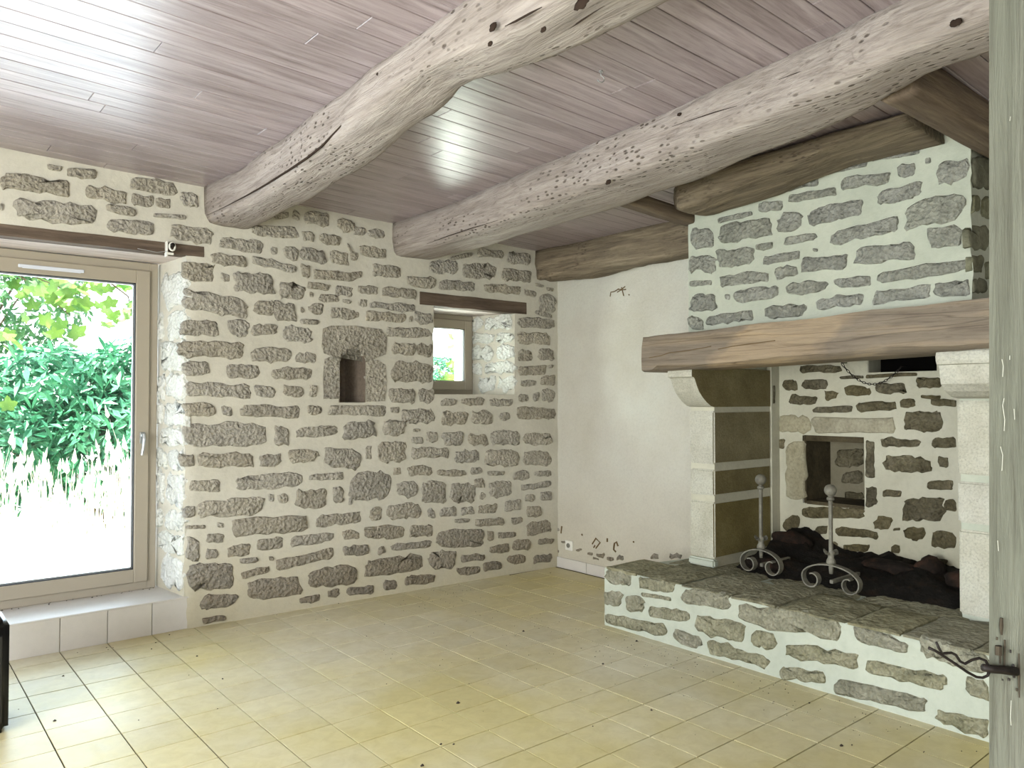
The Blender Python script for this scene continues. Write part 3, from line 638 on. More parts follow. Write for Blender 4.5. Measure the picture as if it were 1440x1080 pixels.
# ---- ceiling
def cz(x): return 2.9-.035*x
ceil = bmesh.new(); prism('', [(-2.8, -2.8), (5.9, -2.8), (5.9, 5.85), (-2.8, 5.85)], 0, .15, bm=ceil)
for v_ in ceil.verts: v_.co.z += cz(v_.co.x)+.022
ceiling = struct(from_bm('ceiling', ceil, None, M['lintel']))
PW = .123; y = 5.16; row = 0
while y > -2.5:
    x = -2.6 + (row*1.37) % 1.9; xs = [-2.6]
    while x < 4.6:
        if x-xs[-1] > .5: xs.append(x)
        x += ru(1.7, 2.6)
    xs.append(4.68)
    for a, b in zip(xs[:-1], xs[1:]):
        bm = bmesh.new(); bbox(bm, a+.001, b-.001, y-PW+.0015, y-.0015, 0, .02)
        eg = [e for e in bm.edges if all(v_.co.z < .001 for v_ in e.verts)]; bmesh.ops.bevel(bm, geom=eg, offset=.0022, segments=1, affect='EDGES')
        dz = ru(-.0008, .0008)
        for v_ in bm.verts: v_.co.z += cz(v_.co.x)+dz
        o = from_bm('plank', bm, ceiling, M['plank'])
    y -= PW; row += 1

# ================================================================== BEAMS
def beam(name, stations, mat, label, cat='beam', seed=0., amp=.012, along='Y', ns=46, rag=1.):
    """stations: (along, left, right, bottom, top) interpolated; section is a rounded hewn log"""
    S = sorted(stations); bm = bmesh.new(); rings = []
    for i in range(ns+1):
        s = S[0][0] + (S[-1][0]-S[0][0])*i/ns
        for a, b in zip(S[:-1], S[1:]):
            if a[0] <= s <= b[0]+1e-9:
                t = (s-a[0])/(b[0]-a[0]); t = t*t*(3-2*t)*.5+t*.5; L_, R_, B_, T_ = [a[k]*(1-t)+b[k]*t for k in (1, 2, 3, 4)]; break
        W_, H_ = R_-L_, T_-B_
        pr = [(0, 1), (-.01, .78), (-.01, .5), (0, .26), (.03, .12), (.09, .03), (.20, 0), (.42, 0), (.64, 0), (.84, .01), (.93, .05), (.985, .14), (1, .3), (1, .6), (1, 1)]
        ring = []
        for k, (a, b) in enumerate(pr):
            q = noise.noise(Vector((s*2.2+seed, a*2.5, b*2.5+seed)))*amp + noise.noise(Vector((s*9+seed, a*6, b*6)))*amp*.45*rag
            cx_, cz_ = (a-.5), (b-.5); l_ = math.hypot(cx_, cz_) or 1
            X_ = L_+a*W_+cx_/l_*q; Z_ = B_+b*H_+(cz_/l_*q if b < .98 else 0)
            ring.append(bm.verts.new((X_, s, Z_) if along == 'Y' else (s, X_, Z_)))
        rings.append(ring)
    m = len(rings[0])
    for a, b in zip(rings[:-1], rings[1:]):
        for k in range(m): bm.faces.new((a[k], a[(k+1) % m], b[(k+1) % m], b[k]))
    bm.faces.new(rings[0]); bm.faces.new(rings[-1])
    o = from_bm(name, bm, None, mat, True)
    return tag(o, label, cat)
b1 = beam('ceiling_beam', [(5.12, 1.655, 1.955, 2.60, 2.86), (4.55, 1.69, 1.96, 2.60, 2.86), (4.0, 1.67, 1.95, 2.61, 2.86), (3.3, 1.63, 1.93, 2.645, 2.86), (2.75, 1.595, 1.87, 2.675, 2.86),
    (2.45, 1.58, 1.82, 2.70, 2.86), (2.15, 1.575, 1.85, 2.675, 2.86), (1.85, 1.57, 1.86, 2.66, 2.86), (1.3, 1.55, 1.86, 2.655, 2.86), (0, 1.5, 1.85, 2.62, 2.86), (-2.55, 1.48, 1.82, 2.60, 2.86)],
    M['beam'], 'crooked hewn pale oak ceiling beam nearest the large window, with a knotty gouged face', seed=2., amp=.020, ns=90)
b2 = beam('ceiling_beam', [(5.05, 3.025, 3.40, 2.55, 2.80), (4.3, 3.03, 3.41, 2.55, 2.80), (3.1, 2.92, 3.34, 2.565, 2.81), (2.45, 2.86, 3.28, 2.575, 2.815), (1.85, 2.78, 3.15, 2.59, 2.82),
    (1.47, 2.72, 3.05, 2.605, 2.82), (1.15, 2.66, 2.95, 2.63, 2.82), (.4, 2.55, 2.86, 2.64, 2.825), (-2.55, 2.3, 2.62, 2.62, 2.83)],
    M['beam'], 'long worm-eaten pale oak ceiling beam in the middle, running past the chimney breast', seed=11., amp=.016, ns=90)
def on_beam(st, px, side, off=0.):
    """points of a crack: on the left face (side 'L') or the underside ('B') of a beam"""
    S = sorted(st); out = []
    for x_, y_ in px:
        d = ray(x_, y_); k = 1 if side == 'L' else 3; v_ = S[len(S)//2][k]
        for _ in range(12):
            t = v_/d.x if side == 'L' else (v_-CAM.z)/d.z
            yy = d.y*t
            for a, b in zip(S[:-1], S[1:]):
                if a[0] <= yy <= b[0]: q = (yy-a[0])/(b[0]-a[0]); v_ = a[k]*(1-q)+b[k]*q
        out.append(CAM+d*(t-.0+off))
    return out
B1 = [(5.12, 1.655, 1.955, 2.60), (4.0, 1.67, 1.95, 2.61), (3.3, 1.63, 1.93, 2.645), (2.75, 1.595, 1.87, 2.675), (2.15, 1.575, 1.85, 2.675), (1.3, 1.55, 1.86, 2.655), (0, 1.5, 1.85, 2.62)]
B2 = [(5.05, 3.025, 3.40, 2.55), (4.3, 3.03, 3.41, 2.55), (3.1, 2.92, 3.34, 2.565), (2.45, 2.86, 3.28, 2.575), (1.85, 2.78, 3.15, 2.59), (1.47, 2.72, 3.05, 2.605), (1.15, 2.66, 2.95, 2.63), (.4, 2.55, 2.86, 2.64)]
M['crack'] = plain('deep_crack', (52, 42, 36), .95, spec=.05)
def crack(parent, pts, r):
    n_ = len(pts); bm = bmesh.new(); tube(bm, pts, [max(.0006, r*math.sin(math.pi*(i+.35)/(n_-.3))) for i in range(n_)], 5); return from_bm('crack', bm, parent, M['crack'])
crack(b1, on_beam(B1, [(291, 303), (318, 290), (345, 276), (375, 259), (405, 240), (432, 222), (452, 206), (475, 182), (498, 158), (515, 145), (532, 131)], 'L'), .006)
crack(b1, on_beam(B1, [(690, 95), (720, 82), (745, 70), (775, 52), (800, 40), (825, 24), (850, 8)], 'B'), .004)
crack(b1, on_beam(B1, [(710, 37), (725, 30), (745, 19), (762, 10)], 'L'), .004)
crack(b2, on_beam(B2, [(945, 178), (975, 168), (1005, 158), (1036, 149)], 'L'), .003)
crack(b2, on_beam(B2, [(600, 343), (630, 332), (660, 322), (700, 310)], 'L'), .003)
crack(b2, on_beam(B2, [(1095, 112), (1125, 101), (1160, 90)], 'L'), .0025)
def knot(parent, p, r):
    bm = bmesh.new(); bmesh.ops.create_icosphere(bm, subdivisions=3, radius=1); ph = ru(0, 30)
    for v_ in bm.verts: q = 1+.5*noise.noise(v_.co*2+Vector((ph, 0, 0))); v_.co = Vector((v_.co.x*.004, v_.co.y*r*1.5*q, v_.co.z*r*q))
    o = from_bm('knot', bm, parent, M['crack'], True); o.location = p; return o
for st, par, px, r in ((B1, b1, (694, 38), .013), (B1, b1, (690, 62), .008), (B1, b1, (818, 5), .017), (B1, b1, (532, 104), .010), (B1, b1, (533, 122), .009), (B1, b1, (765, 42), .008), (B2, b2, (856, 256), .012), (B2, b2, (1345, 32), .012), (B2, b2, (1241, 48), .010), (B2, b2, (956, 161), .008)):
    knot(par, on_beam(st, [px], 'L')[0]+Vector((-.002, 0, 0)), r)
b3 = beam('wall_beam', [(4.955, 4.40, 4.66, 2.50, 2.76), (4.5, 4.42, 4.66, 2.47, 2.76), (4.0, 4.42, 4.66, 2.495, 2.765), (3.1, 4.42, 4.66, 2.50, 2.76)],
    M['beam_dark'], 'short dark rough log beam along the top of the white plaster wall', seed=23., amp=.024, ns=40)
b4 = beam('hearth_log_beam', [(2.96, 3.76, 3.985, 2.625, 2.745), (2.86, 3.66, 3.99, 2.585, 2.75), (2.5, 3.62, 3.99, 2.62, 2.755), (2.15, 3.60, 3.99, 2.655, 2.755), (1.86, 3.58, 3.99, 2.69, 2.757), (1.505, 3.58, 3.99, 2.705, 2.757)],
    M['beam_dark'], 'stained log beam with a blunt end lying along the top of the chimney breast', seed=31., amp=.020, ns=40)
b5 = beam('trimmer', [(3.34, 2.98, 3.08, 2.605, 2.68), (4.03, 2.985, 3.09, 2.575, 2.65)], M['stub'], 'thin flat wooden trimmer bridging the middle beam and the log end over the chimney corner', seed=41., amp=.005, along='X', ns=12)
b6 = beam('trimmer', [(3.02, 1.24, 1.385, 2.625, 2.785), (3.7, 1.23, 1.385, 2.63, 2.765), (4.645, 1.22, 1.385, 2.63, 2.735)], M['stub'], 'thick dark squared trimmer from the middle beam over the right end of the chimney breast', seed=47., amp=.006, along='X', ns=24)
# packing block in the dark gap between trimmer and ceiling
hk = tag(empty('ceiling_hook', (2.307, 2.189, cz(2.307))), 'small pale metal hook screwed into the ceiling boards between the two long beams', 'hook')
bm = bmesh.new(); tube(bm, [(2.307, 2.189, 2.82), (2.307, 2.189, 2.80)] + [(2.307+.014*math.sin(t), 2.189-.006*math.sin(t), 2.786+.014*math.cos(t)) for t in [i*.5 for i in range(10)]], .0025, 6)
part_at(from_bm('hook_wire', bm, None, M['chrome'], True), hk)
bm = bmesh.new(); lathe(bm, [(.009, 2.815), (.009, 2.822)], 2.307, 2.189, 10); part_at(from_bm('rosette', bm, None, M['chrome']), hk)
# curtain bracket on the lintel
ck = tag(empty('curtain_bracket', (1.45, 5.10, 2.44)), 'white curtain wire bracket on the end of the dark lintel above the large window', 'bracket')
bm = bmesh.new(); bbox(bm, 1.418, 1.426, 5.075, 5.125, 2.36, 2.455, .002); bbox(bm, 1.418, 1.46, 5.072, 5.08, 2.37, 2.385, .002); part_at(from_bm('bracket_plate', bm, None, M['white']), ck)
bm = bmesh.new(); tube(bm, [(1.447+.017*math.cos(t), 5.062, 2.42+.024*math.sin(t)) for t in [2*math.pi*i/16 for i in range(17)]], .006, 8, caps=False); part_at(from_bm('ring', bm, None, M['white'], True), ck)
bm = bmesh.new(); tube(bm, [(1.447, 5.05, 2.43), (1.447, 5.118, 2.43)], .013, 12); part_at(from_bm('bracket_cup', bm, None, M['black_iron'], True), ck)
bm = bmesh.new(); tube(bm, [(1.42, 5.07, 2.39), (1.36, 5.07, 2.375), (1.25, 5.08, 2.386)], .0018, 5); part_at(from_bm('wire', bm, None, M['chrome']), ck)

# ================================================================== FIREPLACE
fp = tag(empty('fireplace', (4.3, 2.3, 0)), 'large stone fireplace with raised hearth, oak mantel beam and rubble chimney breast', 'fireplace')
def under(o): return part_at(o, fp)
FX = 4.00
# chimney breast (hollow: front and right side), its stones are sub-parts
def edgeF(u, v):
    if abs(u-1.393) < .002: return (.016*noise.noise(Vector((3, v*8, 1)))+.008*noise.noise(Vector((3, v*25, 1))), 0, .004)
    return (0, 0, 0)
br = skin('chimney_breast', mapX(FX), [1.393, 3.035], [1.86, 2.76], lambda u, v: True, .032, M['mortar_cool'], None, 9., edgeF)
under(br)
bm = bmesh.new(); bbox(bm, FX+.010, FX+.16, 1.43, 3.02, 1.88, 2.755); bbox(bm, FX+.012, 4.649, 1.40, 1.56, 1.705, 2.735); bbox(bm, FX+.012, 4.649, 2.90, 3.035, 1.67, 2.735)
bc = from_bm('breast_core', bm, br, M['mortar_cool'])
K = dict(f=onX(FX), mp=mapX(FX), parent=br, mat=M['stone_cool'], seed=9.)
stones('''97 465 193 465 86; 210 392 355 360 24; 210 445 435 420 82; 380 335 485 325 44; 455 400 568 390 78; 465 255 635 220 42; 505 300 712 265 38; 590 385 820 330 78
725 235 935 210 58; 690 180 840 150 28; 860 130 1060 95 33; 965 180 1045 175 58; 880 300 1070 255 72; 1085 140 1110 135 26; 1130 200 1268 170 95; 87 575 200 575 72; 207 555 360 535 78
368 505 442 495 32; 400 560 555 535 44; 490 480 632 455 38; 680 470 975 400 72; 1000 375 1255 320 120; 610 515 630 515 14; 450 615 545 600 53; 560 580 762 560 73; 785 545 1040 510 78
1098 465 1245 455 88; 87 657 185 652 26; 220 645 425 625 53; 280 710 470 690 63; 500 680 672 665 58; 700 655 855 645 48; 880 635 1268 575 56; 90 740 210 735 73; 238 712 262 715 24
82 825 150 820 63; 160 815 360 785 48; 408 780 583 765 58; 625 745 822 720 53; 860 720 1110 685 62; 1120 685 1268 670 68''', (940, 180), 3, **K)
M['stone_shade'] = rough_mat('granite_shaded', [(92, 92, 74), (112, 112, 92), (130, 130, 108)], 8, 50, bump=.014, finebump=.005, rand=.1)  # darker granite: shade of the breast's unlit right side painted in
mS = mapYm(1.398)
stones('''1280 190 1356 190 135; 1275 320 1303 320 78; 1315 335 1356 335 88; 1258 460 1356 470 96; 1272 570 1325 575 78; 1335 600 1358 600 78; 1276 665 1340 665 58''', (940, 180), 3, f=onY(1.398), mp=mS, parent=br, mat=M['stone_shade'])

# jambs of dressed blocks
def rblock(name, x0, x1, y0, y1, z0, z1, parent, mats, jit=.004, b=.010):
    bm = bmesh.new(); bbox(bm, x0, x1, y0, y1, z0, z1); bmesh.ops.bevel(bm, geom=list(bm.edges), offset=b, segments=2, affect='EDGES')
    for v_ in bm.verts: v_.co += Vector((ru(-1, 1), ru(-1, 1), ru(-1, 1)))*jit*.35
    bmesh.ops.recalc_face_normals(bm, faces=bm.faces)
    me = bpy.data.meshes.new(name); bm.to_mesh(me); bm.free()
    for m_ in mats: me.materials.append(m_)
    if len(mats) > 1:
        for p in me.polygons:
            if abs(p.normal.y) > .7: p.material_index = 1
    return link_mesh(name, me, parent)
J0, J1 = 2.99, 3.185
jl = box('jamb', 4.215, 4.875, J0+.008, J1-.002, .36, 1.66, None, M['mortar_fire']); under(jl); jl['label'] = 'left jamb of dressed blocks'
for z0, z1 in ((.43, .795), (.835, 1.005), (1.04, 1.385)): rblock('dressed_block', 4.20, 4.86, J0, J1, z0, z1, jl, [M['ashlar'], M['ashlar_shade']])
rblock('mortar_foot', 4.185, 4.24, J0-.005, J1+.005, .375, .425, jl, [M['mortar_cool']])
jr = box('jamb', 4.215, 4.90, 1.235, 1.53, .36, 1.66, None, M['mortar_cool']); under(jr); jr['label'] = 'right jamb of dressed blocks'
for z0, z1 in ((.39, .81), (.845, 1.05), (1.085, 1.455)): rblock('dressed_block', 4.20, 4.90, 1.23, 1.54, z0, z1, jr, [M['ashlar']])
# corbels
def corbel(y0, y1, mats, lab, roll=False):
    pf = [(4.86, 1.412), (4.20, 1.412), (4.165, 1.42), (4.12, 1.445), (4.08, 1.475), (4.045, 1.51), (4.02, 1.55), (4.0, 1.59), (3.99, 1.60), (3.97, 1.605), (3.97, 1.665), (4.86, 1.665)]
    if roll: pf = [(4.90, 1.465), (4.18, 1.465), (4.09, 1.475), (4.02, 1.50), (3.97, 1.535), (3.955, 1.60), (3.95, 1.625), (3.925, 1.628), (3.915, 1.645), (3.912, 1.665), (3.92, 1.685), (3.94, 1.70), (4.90, 1.70)]
    bm = bmesh.new(); a = [bm.verts.new((x, y0, z)) for x, z in pf]; b = [bm.verts.new((x, y1, z)) for x, z in pf]; k = len(pf)
    for i in range(k): bm.faces.new((a[i], a[(i+1) % k], b[(i+1) % k], b[i]))
    bm.faces.new(a); bm.faces.new(b); bmesh.ops.recalc_face_normals(bm, faces=bm.faces)
    me = bpy.data.meshes.new('corbel'); bm.to_mesh(me); bm.free()
    for m_ in mats: me.materials.append(m_)
    if len(mats) > 1:
        for p in me.polygons:
            if p.normal.y < -.7: p.material_index = 1
    o = link_mesh('corbel', me); under(o); o['label'] = lab; return o
corbel(J0, J1-.005, [M['ashlar'], M['ashlar_shade']], 'left corbel with hollow curved front')
corbel(1.22, 1.525, [M['ashlar']], 'right corbel with rounded top roll', True)

# mantel beam: long, slightly rising to the right, chamfered lower edge
bm = bmesh.new(); rings = []; Y0, Y1 = 3.315, .75
for i in range(61):
    t = i/60; yy = Y0+(Y1-Y0)*t; up = .054*t*(2.565/2.03)
    q = lambda s, a=.010: a*noise.noise(Vector((yy*3, s, 7)))+a*.4*noise.noise(Vector((yy*13, s, 3)))
    ch = .012 if t < .05 else .03+.02*noise.noise(Vector((yy*2, 1, 1)))
    prf = [(3.885+q(1), 1.868+up+q(2)), (3.872+q(3), 1.80+up), (3.868+q(4), 1.72+up), (3.872+q(5), 1.638+ch+up+q(6)), (3.885+ch, 1.640+up+q(6, .006)), (4.0, 1.640+up), (4.30, 1.645+up), (4.30, 1.87+up), (4.0, 1.872+up)]
    rings.append([bm.verts.new((x, yy, z)) for x, z in prf])
m = len(rings[0])
for a, b in zip(rings[:-1], rings[1:]):
    for k in range(m): bm.faces.new((a[k], a[(k+1) % m], b[(k+1) % m], b[k]))
bm.faces.new(rings[0]); bm.faces.new(rings[-1])
mb = from_bm('mantel_beam', bm, None, M['mantel'], False); under(mb)
for p in mb.data.polygons: p.use_smooth = True
mb.data.set_sharp_from_angle(angle=.7)
# the long split along its face
fM = onX(3.868)
strokes('split', [[(913, 503), (930, 500), (941, 496), (960, 494), (985, 490), (1000, 487)], [(1010, 491), (1030, 487), (1060, 483), (1090, 479)]], fM, 3.867, .0024, M['scratch'], mb)

# firebox: floor, back, sides, flue
def inF(u, v):
    if 2.38 < u < 2.81 and .745 < v < 1.215: return False
    if 1.93 < u < 2.35 and v > 1.635: return False
    return True
bk_ = skin('firebox_back', mapX(4.97), [1.50, 1.93, 2.35, 2.38, 2.81, 3.05], [.2, .745, 1.215, 1.635, 2.1], inF, .035, M['mortar_fire'], None, 17.); under(bk_)
bm = bmesh.new(); bbox(bm, 4.985, 5.36, 2.35, 3.10, 1.215, 2.1); bbox(bm, 4.985, 5.36, 1.4, 3.10, .0, .745); bbox(bm, 4.985, 5.36, 1.4, 2.38, .745, 1.63); bbox(bm, 4.985, 5.36, 2.81, 3.10, .745, 1.215); bbox(bm, 5.33, 5.5, 2.2, 3.0, .7, 1.3)
bbox(bm, 4.87, 5.0, 2.985, 3.19, .2, 2.1); bbox(bm, 4.64, 5.0, 3.02, 3.19, .2, 2.1); bbox(bm, 4.60, 5.0, 1.3, 1.53, .2, 2.1)
from_bm('firebox_core', bm, bk_, M['mortar_fire'])
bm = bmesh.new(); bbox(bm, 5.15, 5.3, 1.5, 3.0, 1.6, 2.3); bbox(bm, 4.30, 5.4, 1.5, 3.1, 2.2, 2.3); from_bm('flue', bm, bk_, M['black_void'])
Fb = dict(f=onX(4.97), mp=mapX(4.97), parent=bk_, mat=M['stone_fire'], seed=17.)
stones('''305 140 520 140 42; 220 220 295 220 62; 315 218 445 215 50; 250 298 395 298 60; 427 275 500 272 62; 530 250 668 252 60; 693 240 845 238 62; 510 184 630 180 18; 640 178 900 165 20; 895 208 1030 210 56
370 348 568 340 36; 590 332 800 325 56; 815 315 888 310 53; 920 280 1020 285 22; 970 305 1100 315 40; 833 408 1035 405 105; 713 512 920 515 53; 970 512 1100 512 58; 733 615 975 630 92; 1003 610 1060 612 56
188 518 228 518 52; 948 727 1085 727 50; 725 768 820 772 42; 825 850 1045 850 122; 218 925 305 925 78; 683 920 770 915 76; 383 955 445 955 43; 485 960 700 980 52; 780 952 815 950 16; 832 972 945 972 66
970 1000 1100 1010 86; 200 1035 310 1060 68; 355 1038 498 1038 53; 525 1045 660 1048 46; 765 1050 815 1050 43; 925 1112 1050 1118 45; 1035 820 1100 830 60''', (1040, 480), 3.6, **Fb)
M['stone_pale'] = rough_mat('granite_pale', [(150, 144, 122), (166, 160, 138), (178, 172, 150)], 7, 55, bump=.012, finebump=.005, rand=.05)
stones('198 418 365 418 90; 370 425 790 425 84; 235 655 333 655 295', (1040, 480), 3.6, onX(4.97), mapX(4.97), bk_, M['stone_pale'], 17.)
stones('637 600 685 600 190; 640 785 700 785 105; 315 862 633 872 62', (1040, 480), 3.6, onX(4.97), mapX(4.97), bk_, M['stone_fire'], 17.)
stones('490 590 630 590 95; 515 690 630 690 64; 532 780 630 785 42', (1040, 480), 3.6, onX(5.322), mapX(5.322), bk_, M['stone_fire'], 17.)
mN = mapYm(2.985)      # tall stone in the mortar of the left inner side
stone(bk_, mN, [(4.885, 1.43), (4.915, 1.43), (4.915, 1.56), (4.885, 1.56)], M['stone_fire'], proud=.006)
M['mortar_shade'] = rough_mat('mortar_shade', [(112, 106, 88), (128, 122, 104), (140, 134, 118)], 3, 34, spk=.1, bump=.006)  # dimmed mortar: shade at the back of the firebox niche painted in
rblock('niche_back', 5.325, 5.345, 2.36, 2.83, .74, 1.22, bk_, [M['mortar_shade']], .002, .004)
rblock('niche_side', 4.985, 5.33, 2.795, 2.83, .745, 1.215, bk_, [M['niche_shade']], .002, .004)
rblock('niche_head', 4.985, 5.33, 2.38, 2.80, 1.175, 1.215, bk_, [M['niche_shade']], .002, .006)
rblock('niche_sill', 4.97, 5.33, 2.38, 2.80, .735, .765, bk_, [M['niche_shade']], .004, .008)

# raised hearth
hz = .385
def edgeH(u, v):
    if v > .38: return (0, -.016, .010)
    return (0, 0, 0)
he = skin('hearth', mapX(3.68), [.3, 3.47], [-.01, hz], lambda u, v: True, .032, M['mortar_cool'], None, 29., edgeH); under(he)
bm = bmesh.new(); prism('', [(3.70, .3), (5.0, .3), (5.0, 3.1), (4.64, 3.1), (4.64, 3.27), (4.27, 3.34), (3.70, 3.462)], -.01, hz-.022, bm=bm); from_bm('hearth_core', bm, he, M['mortar_cool'])
stones('''140 94 262 112 46; 282 138 452 158 56; 474 190 822 258 76; 866 262 1052 318 56; 1088 302 1325 378 76; 27 72 115 80 52; 24 145 85 150 56; 98 165 162 170 53; 150 132 248 150 14; 175 190 312 210 40; 330 230 500 265 68; 28 215 235 255 42; 258 270 358 300 48; 375 310 580 365 52
520 280 603 295 60; 632 320 880 360 52; 615 395 770 415 48; 905 375 1180 435 56; 797 440 1110 510 62; 1145 540 1325 590 68; 1240 430 1330 475 62''', (840, 780), 2.4, f=onX(3.68), mp=mapX(3.68), parent=he, mat=M['hearth_stone'], seed=29.)
# edge slabs: their front faces show, and they run back over the hearth top
def slab(y0, y1, x0, x1, zt, th, mat=M['slab'], taper=0.):
    bm = bmesh.new(); nx, ny = 7, 9; G = {}
    ph = ru(0, 99)
    for i in range(nx):
        for j in range(ny):
            a, b = i/(nx-1), j/(ny-1)
            x = x0+(x1-x0)*a; yq = y0+(y1-y0)*b
            ex = noise.noise(Vector((ph+yq*9, a, 2)))*.012*(1 if i in (0, nx-1) else .3); ey = noise.noise(Vector((ph, x*9, 5)))*.012*(1 if j in (0, ny-1) else .3)
            z = zt + .007*noise.noise(Vector((x*7, yq*7, ph))) - (.010 if i in (0, nx-1) or j in (0, ny-1) else 0)
            G[i, j] = bm.verts.new((x+ex, yq+ey, z))
    for i in range(nx-1):
        for j in range(ny-1): bm.faces.new((G[i, j], G[i+1, j], G[i+1, j+1], G[i, j+1]))
    rim = [G[0, j] for j in range(ny)] + [G[i, ny-1] for i in range(1, nx)] + [G[nx-1, j] for j in range(ny-2, -1, -1)] + [G[i, 0] for i in range(nx-2, 0, -1)]
    low = [bm.verts.new((v_.co.x+.004, v_.co.y, zt-th*(1+taper*noise.noise(Vector((v_.co.y*5, 1, ph)))))) for v_ in rim]; k = len(rim)
    for i in range(k): bm.faces.new((rim[i], low[i], low[(i+1) % k], rim[(i+1) % k]))
    bm.faces.new(low)
    o = from_bm('slab', bm, he, mat)
    for p in o.data.polygons: p.use_smooth = True
    o.data.set_sharp_from_angle(angle=.9)
    return o
for y0, y1, x1 in ((3.20, 3.452, 4.05), (2.86, 3.185, 4.12), (2.52, 2.845, 4.10), (2.235, 2.505, 4.14), (1.86, 2.22, 4.12), (1.60, 1.845, 4.10), (1.30, 1.585, 4.14), (.95, 1.285, 4.1), (.5, .93, 4.1)):
    slab(y0, y1, 3.668+ru(-.004, .004), x1, hz+ru(-.002, .006), ru(.016, .026), M['slab'], .35)
for y0, y1 in ((2.62, 3.30), (2.05, 2.60), (1.5, 2.03), (.9, 1.48)): slab(y0, y1, 4.12, 4.62, hz-.012+ru(-.004, .004), .03)
slab(1.53, 3.0, 4.60, 4.99, hz-.02, .03)
# ash and charred remains
V = []; F = []; nx, ny = 34, 64
for i in range(nx):
    for j in range(ny):
        x = 4.22+.77*i/(nx-1); yq = 1.56+1.40*j/(ny-1)
        e_ = min(1, (x-4.22)/.22)*min(1, (yq-1.56)/.06)*min(1, (2.96-yq)/.06)
        hh = .05+.07*max(0, (x-4.3)/.7)+.10*math.exp(-((yq-2.80)/.15)**2)*max(0, (x-4.3)/.6)
        hh *= 1+.35*noise.noise(Vector((x*6, yq*6, 0)))+.22*noise.noise(Vector((x*17, yq*17, 0)))
        V.append((x, yq, hz-.03+max(0, hh*e_)+(0 if e_ < .01 else .012*noise.noise(Vector((x*40, yq*40, 0))))))
for i in range(nx-1):
    for j in range(ny-1): F.append((i*ny+j, (i+1)*ny+j, (i+1)*ny+j+1, i*ny+j+1))
ash = mesh('ash_heap', V, F, None, M['soot'], True); tag(ash, 'black heap of ash and soot filling the back of the firebox', 'ash', kind='stuff')
M['char'] = rough_mat('charred_wood', [(20, 17, 15), (36, 29, 24), (66, 46, 36)], 8, 40, bump=.012, finebump=.005)
def chunk(loc, size, rot, label):
    bm = bmesh.new(); bmesh.ops.create_icosphere(bm, subdivisions=3, radius=1)
    ph = ru(0, 50)
    for v_ in bm.verts:
        q = 1+.30*noise.noise(v_.co*1.3+Vector((ph, 0, 0)))+.16*noise.noise(v_.co*3.5+Vector((0, ph, 0)))
        v_.co = Vector((v_.co.x*size[0]*q, v_.co.y*size[1]*q, v_.co.z*size[2]*q))
    o = from_bm('charred_log', bm, None, M['char'], True); o.location = loc; o.rotation_euler = rot
    return tag(o, label, 'burnt wood')
chunk((4.78, 2.78, .50), (.10, .13, .065), (.2, .2, .4), 'rusty brown charred chunk on the heap behind the left andiron')
chunk((4.74, 2.12, .445), (.07, .17, .045), (0, .1, .2), 'long reddish charred log lying behind the right andiron')
chunk((4.82, 1.92, .47), (.08, .085, .065), (.2, .1, .4), 'round black burnt lump under the pale stones at the back right')
chunk((4.66, 1.68, .46), (.10, .08, .06), (.1, .3, 1.4), 'black burnt lump against the right jamb')
chunk((4.35, 2.72, .43), (.05, .12, .04), (.1, .1, .1), 'dark burnt scrap beside the foot of the left andiron')

# andirons: scroll foot, cup, post with ball, billet bar
def spiral(cy, cz_, r0, r1, a0, turns, side, n_=26):
    return [(cy+side*math.cos(a0+turns*2*math.pi*i/n_)*(r0+(r1-r0)*i/n_), cz_+math.sin(a0+turns*2*math.pi*i/n_)*(r0+(r1-r0)*i/n_)) for i in range(n_+1)]
def strap(bm, X, path, wd=.042, th=.007):
    rings = []
    for i, (yq, z) in enumerate(path):
        a = path[max(i-1, 0)]; b = path[min(i+1, len(path)-1)]; ty, tz = b[0]-a[0], b[1]-a[1]; l_ = math.hypot(ty, tz) or 1; ny_, nz_ = -tz/l_, ty/l_
        rings.append([bm.verts.new((X-wd/2, yq-ny_*th/2, z-nz_*th/2)), bm.verts.new((X+wd/2, yq-ny_*th/2, z-nz_*th/2)), bm.verts.new((X+wd/2, yq+ny_*th/2, z+nz_*th/2)), bm.verts.new((X-wd/2, yq+ny_*th/2, z+nz_*th/2))])
    for a, b in zip(rings[:-1], rings[1:]):
        for k in range(4): bm.faces.new((a[k], a[(k+1) % 4], b[(k+1) % 4], b[k]))
    bm.faces.new(rings[0]); bm.faces.new(rings[-1])
